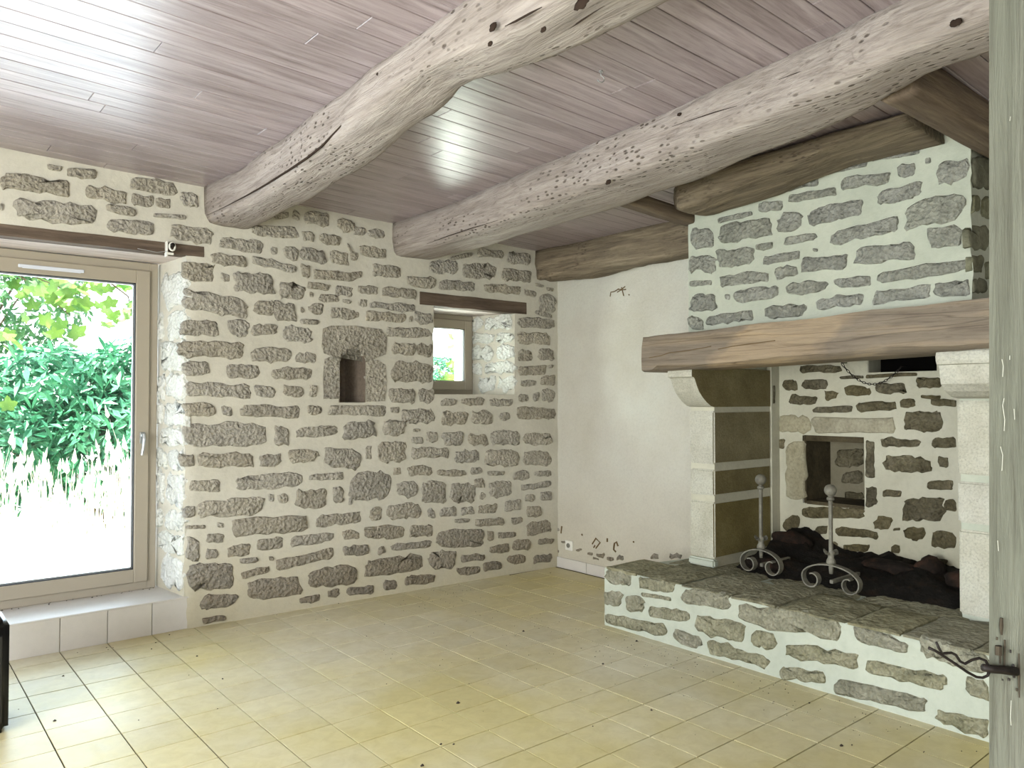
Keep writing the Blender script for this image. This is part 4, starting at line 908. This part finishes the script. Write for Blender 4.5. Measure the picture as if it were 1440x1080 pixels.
def andiron(X, yc, zf, hw, label, ztop, tilt=0.):
    root = tag(empty('andiron', (X, yc, zf)), label, 'andiron', 'pair of andirons')
    H = .150; a = H-.062
    for s in (-1, 1):
        path = []
        for i in range(16):              # outer sweep from the top centre down to the outside foot
            t = math.pi/2*(1-i/15*1.0); path.append((s*(hw-.07)*0+s*(math.cos(t)*hw), math.sin(t)*(H*.55)+H*.45))
        for i in range(1, 30):           # curl under and back up into the volute
            t = -i/29*1.62*math.pi; r_ = 1-i/29*.55; cy_ = hw-.056
            path.append((s*(cy_+.056*r_*math.cos(t)), H*.45-.008+.058*r_*math.sin(t)))
        bm = bmesh.new(); strap(bm, X, [(yc+p[0], zf+p[1]) for p in path]); o = from_bm('scroll_leg', bm, None, M['iron']); part_at(o, root)
    bm = bmesh.new(); lathe(bm, [(.010, zf+.10), (.013, zf+.13), (.012, zf+.15), (.026, zf+.160), (.024, zf+.175), (.016, zf+.19), (.018, zf+.21), (.040, zf+.225), (.034, zf+.222), (.006, zf+.20)], X, yc, 16)
    for v_ in bm.verts:
        if v_.co.z > zf+.215: v_.co.z += .012*math.cos(3*math.atan2(v_.co.y-yc, v_.co.x-X)+1)
    part_at(from_bm('drip_cup', bm, None, M['iron'], True), root)
    zb = ztop-.033
    bm = bmesh.new(); bbox(bm, X-.009, X+.009, yc-.009, yc+.009, zf+.19, zb-.06, .002); lathe(bm, [(.010, zb-.085), (.013, zb-.07), (.012, zb-.06), (.022, zb-.052), (.020, zb-.042), (.012, zb-.036), (.014, zb-.024)], X, yc, 14)
    part_at(from_bm('post', bm, None, M['iron']), root)
    bm = bmesh.new(); bmesh.ops.create_uvsphere(bm, u_segments=20, v_segments=12, radius=.034)
    for v_ in bm.verts: v_.co += Vector((X, yc, zb))
    part_at(from_bm('ball_finial', bm, None, M['iron'], True), root)
    bm = bmesh.new(); bbox(bm, X, X+.32, yc-.010, yc+.010, zf+.045, zf+.065, .002)
    part_at(from_bm('billet_bar', bm, None, M['iron']), root)
    return root
andiron(4.22, 2.665, .388, .135, 'wrought iron andiron with ball finial standing near the left jamb', 1.00)
andiron(4.14, 2.175, .386, .165, 'wrought iron andiron with ball finial standing in front of the firebox niche', .985)
# chain on the firebox back
ch = tag(empty('chain', (4.93, 2.3, 1.6)), 'thin iron chain sagging under the mantel in front of the firebox back', 'chain')
ca, cb = Vector((4.90, 2.49, 1.70)), Vector((4.90, 2.11, 1.665)); nl = 22
pts = [ca.lerp(cb, i/nl)+Vector((0, 0, -.125*math.sin(math.pi*i/nl)**.85 if 0 < i < nl else 0)) for i in range(nl+1)]
for i in range(nl):
    p, q = pts[i], pts[i+1]; d = (q-p); L_ = d.length*.62; d.normalize(); sdir = Vector((1, 0, 0)) if i % 2 else d.cross(Vector((1, 0, 0)))
    mid = (p+q)/2; bm = bmesh.new()
    tube(bm, [mid+d*L_*math.cos(t)+sdir*.0065*math.sin(t) for t in [2*math.pi*k/10 for k in range(11)]], .0022, 5, caps=False)
    part_at(from_bm('link', bm, None, M['black_iron']), ch)
for yq, z in ((2.49, 1.70), (2.11, 1.665)):
    bm = bmesh.new(); tube(bm, [(4.90, yq, z), (4.98, yq, z+.005)], .004, 6); part_at(from_bm('peg', bm, None, M['black_iron']), ch)

# ================================================================== DOOR LEAF on the right, seen on its edge
dd = Vector((1.156, .372, 0)).normalized(); nn = Vector((-dd.y, dd.x, 0))          # leaf direction, and towards the room
e0 = Vector((1.195, .4094, 0))                                                     # left corner of the edge at the floor
door = struct(bpy.data.objects.new('door_1', None)); COL.objects.link(door)
def dloc(a, b, z): return e0 + Vector((0.80, -.60, 0))*b + dd*a + Vector((-.0131*z, -.0157*z, z))      # a: along the leaf, b: across the edge
def dbox(name, a0, a1, b0, b1, z0, z1, mat, bev=.002, parent=door):
    bm = bmesh.new(); bbox(bm, 0, 1, 0, 1, 0, 1)
    for v_ in bm.verts: v_.co = dloc(a0+(a1-a0)*v_.co.x, b0+(b1-b0)*v_.co.y, z0+(z1-z0)*v_.co.z)
    bmesh.ops.bevel(bm, geom=list(bm.edges), offset=bev, segments=1, affect='EDGES'); return from_bm(name, bm, parent, mat)
dbox('door_leaf', 0, .80, 0, .041, .01, 2.08, M['door'], .004)
dbox('cover_strip', .004, .80, .041, .056, .01, 2.08, M['door'])
zl = lambda y_: CAM.z + 1.05*ray(1400, y_).z/ray(1400, y_).dot(FW)*1.0
E0 = lambda x_, y_: (lambda d: CAM + d*1.048)(ray(x_, y_))            # point on the edge plane facing the room
def dstroke(name, pl, r, mat):
    bm = bmesh.new()
    for pts_ in pl: tube(bm, [E0(*p) for p in pts_], r, 6)
    return from_bm(name, bm, door, mat)
dstroke('worn_gash', [[(1408.5, 869), (1408, 880), (1408.5, 893)]], [.002, .0028, .0012], M['door_scar'])
dstroke('worn_gash', [[(1402, 896), (1402, 900)]], .0012, M['door_scar'])
dstroke('worn_gash', [[(1404, 908), (1404, 921)]], .0045, M['door_scar'])
dstroke('lock_slot', [[(1406.5, 915), (1406.5, 933)], [(1413, 900), (1412.5, 936)]], .0012, M['door_scar'])
dstroke('lock_slot', [[(1433, 919), (1433, 950), (1433.5, 981)]], [.0008, .0016, .0008], M['door_scar'])
dstroke('screw_head', [[(1421, 914), (1421, 918)]], .0012, M['black_iron']); dstroke('screw_head', [[(1419, 954), (1419, 957)]], .0016, M['black_iron']); dstroke('screw_head', [[(1410, 955), (1410, 957)]], .001, M['black_iron'])
dstroke('screw_head', [[(1430, 968), (1430, 972)]], .0012, M['door_scar'])
M['chip'] = plain('pale_paint_chip', (172, 173, 163), .7)
for pl_ in ([(1421, 164), (1420, 170)], [(1409, 505), (1411, 515), (1410, 530)], [(1412, 560), (1410, 570), (1413, 590), (1412, 606)], [(1407, 628), (1410, 640), (1409, 662)], [(1426, 575), (1427, 590)], [(1420, 500), (1420, 506)], [(1422, 985), (1421, 1010), (1422, 1020)], [(1403, 760), (1404, 775)]):
    dstroke('paint_chip', [pl_], .0005, M['chip'])
# wrought latch lever, forking towards the room
def E1(x_, y_, k): return CAM + ray(x_, y_)*(1.052-k)
bm = bmesh.new()
tube(bm, [E1(1429, 944.5, .006), (E1(1410, 942, .010)), E1(1395, 941, .012), E1(1382, 938.5, .012)], [.0062, .0058, .0055, .0050], 8)
tube(bm, [E1(1392, 941, .012), E1(1386, 929, .012), E1(1377, 925.5, .012), E1(1367, 928, .012), E1(1357, 933.5, .012), E1(1350, 930, .012), E1(1344, 921, .012), E1(1338, 918, .012), E1(1325, 919, .012), E1(1320, 911, .012), E1(1316.5, 903, .012)], [.0028]+[.0019]*9+[.0016], 7)
tube(bm, [E1(1391, 944, .012), E1(1389, 950, .012), E1(1382, 953, .012), E1(1373, 952, .012), E1(1360, 945, .012), E1(1344, 934, .012), E1(1326, 922, .012), E1(1315, 915, .012), E1(1306, 911, .012)], [.0024]+[.0019]*7+[.0022], 7)
from_bm('latch', bm, door, M['black_iron'], True)
dstroke('latch_boss', [[(1425, 934), (1425, 941), (1426, 953)]], [.0012, .0028, .0016], M['black_iron'])

# ================================================================== small things on the floor
bx = tag(empty('black_case', (.33, 4.05, 0)), 'tall black box with rounded edges standing on the floor below the large window', 'case')
bm = bmesh.new(); bbox(bm, .05, .488, 4.02, 4.35, .0, .49); bmesh.ops.bevel(bm, geom=list(bm.edges), offset=.025, segments=3, affect='EDGES'); part_at(from_bm('case_body', bm, None, M['blackbox'], True), bx)
bm = bmesh.new(); bbox(bm, .08, .46, 4.012, 4.022, .05, .43, .003); part_at(from_bm('front_panel', bm, None, M['blackbox']), bx)
V = []; F = []
def crumb(x, y_, r):
    k = len(V); z = .0005; h = r*.9; a0 = ru(0, 6)
    for i in range(5): V.append((x+r*math.cos(a0+i*1.257)*ru(.7, 1.2), y_+r*math.sin(a0+i*1.257)*ru(.5, 1), z))
    V.append((x, y_, z+h))
    for i in range(5): F.append((k+i, k+(i+1) % 5, k+5))
def fl(x, y_):
    d = ray(x, y_); t = -CAM.z/d.z; p = CAM+d*t; return p.x, p.y
for x, y_, r in ((89, 951, .007), (77, 1014, .009), (195, 1013, .004), (277, 923, .007), (313, 955, .007), (306, 997, .004), (219, 904, .006), (213, 913, .006), (150, 911, .005), (152, 914, .004), (159, 911, .004), (109, 918, .004), (76, 917, .005),
                (238, 893, .006), (290, 872, .005), (370, 857, .007), (389, 865, .004), (444, 871, .004), (460, 872, .005), (476, 849, .006), (736, 888, .010), (843, 829, .005), (644, 989, .012), (594, 1077, .010), (620, 1047, .007), (638, 1047, .006), (848, 934, .009), (774, 806, .006),
                (895, 902, .010), (848, 934, .006), (1183, 1049, .010), (1138, 989, .007), (916, 999, .008), (1198, 1048, .006)):
    crumb(*fl(x, y_), r)
for cx_, cy_, sx_, sy_, k in ((3.36, 4.80, .18, .12, 45), (3.2, 4.6, .3, .1, 25), (3.0, 3.9, .4, .3, 30), (3.45, 3.0, .14, .7, 80), (3.5, 2.0, .10, .6, 60), (3.2, 2.6, .3, .8, 30), (2.6, 3.4, .5, .6, 20), (1.5, 4.6, .9, .25, 12), (4.2, 4.3, .25, .4, 10), (2.4, 2.4, .5, .5, 8)):
    for _ in range(k):
        x, y_ = random.gauss(cx_, sx_), random.gauss(cy_, sy_)
        if x < 3.64 and y_ < wy(x)-.05 and y_ > .6: crumb(x, y_, ru(.0018, .0045))
tag(mesh('crumbs', V, F, None, M['debris']), 'dark crumbs and grit scattered over the floor tiles', 'debris', kind='stuff')
V = []; F = []
for _ in range(26):
    x = ru(.4, 1.5); yq = 5.50-abs(random.gauss(0, .03)); k = len(V); crumb(x, yq, ru(.003, .007))
    for i in range(k, len(V)): V[i] = (V[i][0], V[i][1], V[i][2]+.204)
tag(mesh('crumbs', V, F, None, M['debris']), 'dead insects and grit on the white sill below the large window', 'debris', kind='stuff')

# ================================================================== OUTSIDE
g = box('ground', -25, 40, 5.9, 45, -.3, -.02, None, M['ground']); tag(g, 'pale sunlit gravelly ground outside the large window', 'ground', kind='structure')
def leafcloud(name, centres, nleaf, ls, mat, parent, seed, droop=.2, shell=.55, wide=.42):
    rg = np.random.default_rng(seed); V = []; F = []
    C_ = np.array([c[:3] for c in centres]); R_ = np.array([c[3] for c in centres]); pk = rg.choice(len(C_), nleaf, p=(R_**2)/(R_**2).sum())
    d = rg.normal(size=(nleaf, 3)); d /= np.linalg.norm(d, axis=1)[:, None]
    p = C_[pk]+d*(R_[pk]*(shell+(1-shell)*rg.random(nleaf)**.5))[:, None]*np.array([1, 1, .85])
    p[:, 2] = np.maximum(p[:, 2], .05)
    n = d+rg.normal(size=d.shape)*.55+np.array([0, 0, .5]); n /= np.linalg.norm(n, axis=1)[:, None]
    t = np.cross(n, rg.normal(size=d.shape)); t /= np.linalg.norm(t, axis=1)[:, None]; b = np.cross(n, t)
    L = ls*rg.uniform(.65, 1.3, nleaf)[:, None]; t[:, 2] -= droop; Wd = L*wide
    q = [p, p+t*L*.45+b*Wd*.5+n*L*.05, p+t*L*1.0-n*L*.10, p+t*L*.45-b*Wd*.5+n*L*.05]
    V = np.stack(q, 1).reshape(-1, 3); F = np.arange(nleaf*4).reshape(-1, 4)
    me = bpy.data.meshes.new(name); me.from_pydata(V.tolist(), [], F.tolist()); me.update(); o = link_mesh(name, me, None, mat); part_at(o, parent); return o
def stems(name, base, centres, r, parent):
    bm = bmesh.new()
    for c in centres:
        e = Vector(c[:3]); m_ = Vector(base).lerp(e, .5)+Vector((ru(-.1, .1), ru(-.1, .1), ru(0, .15))); tube(bm, [base, m_, e], [r, r*.7, r*.3], 6)
    part_at(from_bm(name, bm, None, M['bark']), parent)
def single_leaves(parent, me, spots):
    for i, (p, e, s) in enumerate(spots):
        o = bpy.data.objects.new('leaf', me); COL.objects.link(o); o.location = p; o.rotation_euler = e; o.scale = (s, s, s); part_at(o, parent)
def flat_leaf(name, outline, mat, fold=.10):
    V = [(0, 0, 0)]+[(x, y_, fold*abs(x)-.12*y_*y_) for x, y_ in outline]; k = len(outline); F = [(0, 1+i, 1+(i+1) % k) for i in range(k)]
    me = bpy.data.meshes.new(name); me.from_pydata(V, [], F); me.update(); me.materials.append(mat); return me
rho_me = flat_leaf('leaf', [(-.02, -.5), (-.14, -.2), (-.17, .1), (-.12, .35), (0, .55), (.12, .35), (.17, .1), (.14, -.2), (.02, -.5)], M['leaf_shrub'])
maple = []
for k in range(20):
    a = 2*math.pi*k/20+math.pi/2; r_ = (.52 if k % 4 == 0 else (.30 if k % 2 == 0 else .40)); r_ *= (.55 if 8 <= k <= 12 else 1); maple.append((r_*math.cos(a), r_*math.sin(a)))
map_me = flat_leaf('leaf', maple, M['leaf_light'], .05)
def shrub(label, x, y_, cs, nleaf, seed, mat=M['leaf_shrub'], ls=.16, singles=0, cat='shrub', name='evergreen_shrub'):
    r_ = tag(empty(name, (x, y_, 0)), label, cat); C_ = [(x+c[0], y_+c[1], c[2], c[3]) for c in cs]
    o = leafcloud('foliage', C_, nleaf, ls, mat, r_, seed); o['kind'] = 'stuff'; stems('stem', (x, y_, 0), C_, .035, r_)
    if singles:
        sp = []
        for k in range(singles//6):       # whorls of long leaves facing the house
            c = random.choice(C_); a = ru(-1.3, 1.3); el = ru(-.5, .8)
            q = Vector((c[0]+c[3]*1.02*math.sin(a)*math.cos(el), c[1]-c[3]*1.02*math.cos(a)*math.cos(el), c[2]+c[3]*.9*math.sin(el)))
            for j in range(6):
                th = j*1.047+ru(-.2, .2); L_ = ru(.15, .21); dv = Vector((math.cos(th), -.25, math.sin(th))); sp.append((q+dv*L_*.5, dv.to_track_quat('Y', 'Z').to_euler(), L_))
        single_leaves(r_, rho_me, sp)
    return r_
shrub('dense dark green large-leaved shrub seen through the large window behind the dry grass', 2.2, 10.2, [(-1.0, 0, .9, .8), (0, -.2, .9, .9), (.9, .1, .95, .9), (-.6, .2, 1.5, .75), (.4, .2, 1.6, .75)], 9000, 3, singles=288)
shrub('taller green bush rising at the left behind the large-leaved shrub', .2, 12.4, [(-.8, 0, 1.2, 1.0), (.5, .2, 1.3, 1.0), (.3, .3, 2.3, .9), (1.4, .4, 2.9, .9), (-.6, .3, 3.0, 1.0), (.5, .5, 3.9, .9), (1.7, .6, 3.8, .8)], 9000, 4, M['leaf_far'], .14)
shrub('rounded green bush standing at the right behind the large-leaved shrub', 4.2, 12.6, [(-.7, 0, 1.2, 1.0), (.7, .2, 1.2, 1.0), (.1, .3, 2.4, .9)], 7000, 5, M['leaf_far'], .14)
shrub('blue-green bush seen low through the small window', 7.9, 10.6, [(-.9, 0, .8, .8), (.1, .2, 1.0, .8), (-1.1, .4, 1.6, .6), (-.4, .4, 1.75, .55)], 6000, 6, M['leaf_shrub'], .13)
# overhanging tree with broad pale lobed leaves
def leafy_tree(label, trunk, branches, nl_, area, size, name='maple_tree'):
    r_ = tag(empty(name, (trunk[0][0], trunk[0][1], 0)), label, 'tree')
    bm = bmesh.new(); tube(bm, trunk, [.10-.05*i/len(trunk) for i in range(len(trunk))], 8); part_at(from_bm('trunk', bm, None, M['bark'], True), r_)
    for b_ in branches:
        bm = bmesh.new(); tube(bm, b_, [.014-.011*i/(len(b_)-1) for i in range(len(b_))], 6); part_at(from_bm('branch', bm, None, M['bark'], True), r_)
    sp = []
    for _ in range(nl_):
        b_ = random.choice(branches); i = random.randrange(max(1, len(b_)-3), len(b_)); a = Vector(b_[i-1]).lerp(Vector(b_[i]), rnd())
        q = a+Vector((random.gauss(0, area[0]), random.gauss(0, area[1]), random.gauss(-.05, area[2]))); sp.append((q, (ru(.6, 1.9), ru(-.6, .6), ru(-1.2, 1.2)), ru(*size)))
    single_leaves(r_, map_me, sp); return r_
leafy_tree('leafy tree whose broad yellow-green leaves hang across the top of the large window', [(-1.2, 8.4, 0), (-1.1, 8.3, 1.2), (-.8, 8.1, 2.4), (-.5, 7.9, 3.3), (-.2, 7.8, 4.2)],
    [[(-.8, 8.1, 2.4), (0, 7.7, 2.75), (.6, 7.4, 2.62), (1.0, 7.2, 2.45), (1.35, 7.1, 2.30)], [(-.5, 7.9, 3.2), (.4, 7.6, 3.1), (1.0, 7.4, 2.9), (1.5, 7.3, 2.65), (1.85, 7.2, 2.45)], [(-.8, 8.1, 2.3), (-.1, 7.6, 2.45), (.3, 7.3, 2.25), (.62, 7.1, 2.05)],
     [(-.5, 7.9, 3.0), (.3, 7.5, 2.85), (.9, 7.2, 2.62), (1.1, 7.0, 2.5), (1.25, 6.9, 2.45)], [(.3, 7.5, 2.85), (.8, 7.3, 2.55), (1.1, 7.2, 2.3), (1.25, 7.15, 2.15)], [(.9, 7.4, 2.9), (1.4, 7.3, 2.6), (1.7, 7.2, 2.35), (1.75, 7.2, 2.12)], [(-1.0, 8.2, 1.8), (-.2, 7.4, 1.95), (.3, 7.0, 1.9), (.62, 6.9, 1.78)], [(-.2, 7.8, 3.8), (.8, 7.9, 3.4), (1.5, 7.8, 3.0), (2.0, 7.7, 2.75)]], 300, (.18, .16, .13), (.11, .20))
leafy_tree('slender young tree with green leaves seen through the small window', [(5.75, 7.9, 0), (5.72, 7.9, 1.0), (5.80, 7.85, 2.0), (5.75, 7.8, 3.0)],
    [[(5.75, 7.9, 1.1), (5.55, 7.8, 1.35), (5.40, 7.7, 1.62), (5.25, 7.6, 1.80)], [(5.78, 7.9, 1.5), (5.6, 7.75, 1.9), (5.62, 7.65, 2.15), (5.66, 7.6, 2.35)], [(5.75, 7.9, 1.2), (5.65, 7.8, 1.5), (5.55, 7.7, 1.65), (5.45, 7.65, 1.7)], [(5.75, 7.9, 1.0), (5.5, 7.8, 1.4), (5.35, 7.7, 1.6), (5.2, 7.65, 1.9)]], 110, (.10, .10, .12), (.12, .20), 'young_tree')
# tall dry grass
rg = np.random.default_rng(8); V = []; F = []
for k in range(1500):
    x = rg.uniform(-2.5, 4.5); yq = rg.uniform(7.6, 9.0); h = rg.uniform(.5, 1.25)*(.95+.25*math.sin(x*2.6+1)); lx, ly = rg.normal(0, .10, 2); w_ = rg.uniform(.004, .008)
    i = len(V); V += [(x-w_, yq, -.02), (x+w_, yq, -.02), (x+lx*.5+w_*.6, yq+ly*.5, h*.65), (x+lx*.5-w_*.6, yq+ly*.5, h*.65), (x+lx, yq+ly, h)]
    F += [(i, i+1, i+2, i+3), (i+3, i+2, i+4)]
    if rg.random() < .6:               # seed head
        i = len(V); s_ = rg.uniform(.02, .045); V += [(x+lx-s_*.6, yq+ly, h-.02), (x+lx, yq+ly-s_*.5, h-.05), (x+lx+s_*.6, yq+ly, h-.02), (x+lx*1.1, yq+ly, h+s_*2.6)]
        F += [(i, i+1, i+3), (i+1, i+2, i+3), (i, i+2, i+1)]
tag(mesh('tall_grass', V, F, None, M['grass']), 'tall dry sunlit grass with seed heads outside the large window', 'grass', kind='stuff')
V = []; F = []
for k in range(2600):
    x = rg.uniform(-2.5, 4.5); yq = rg.uniform(7.2, 9.4); h = rg.uniform(.10, .35); a = rg.uniform(0, 3.14); w_ = rg.uniform(.01, .02)
    i = len(V); V += [(x-w_*math.cos(a), yq-w_*math.sin(a), -.02), (x+w_*math.cos(a), yq+w_*math.sin(a), -.02), (x+rg.normal(0, .08), yq+rg.normal(0, .08), h)]; F.append((i, i+1, i+2))
tag(mesh('low_grass', V, F, None, M['grass']), 'low bleached grass at the foot of the tall stalks', 'grass', kind='stuff')
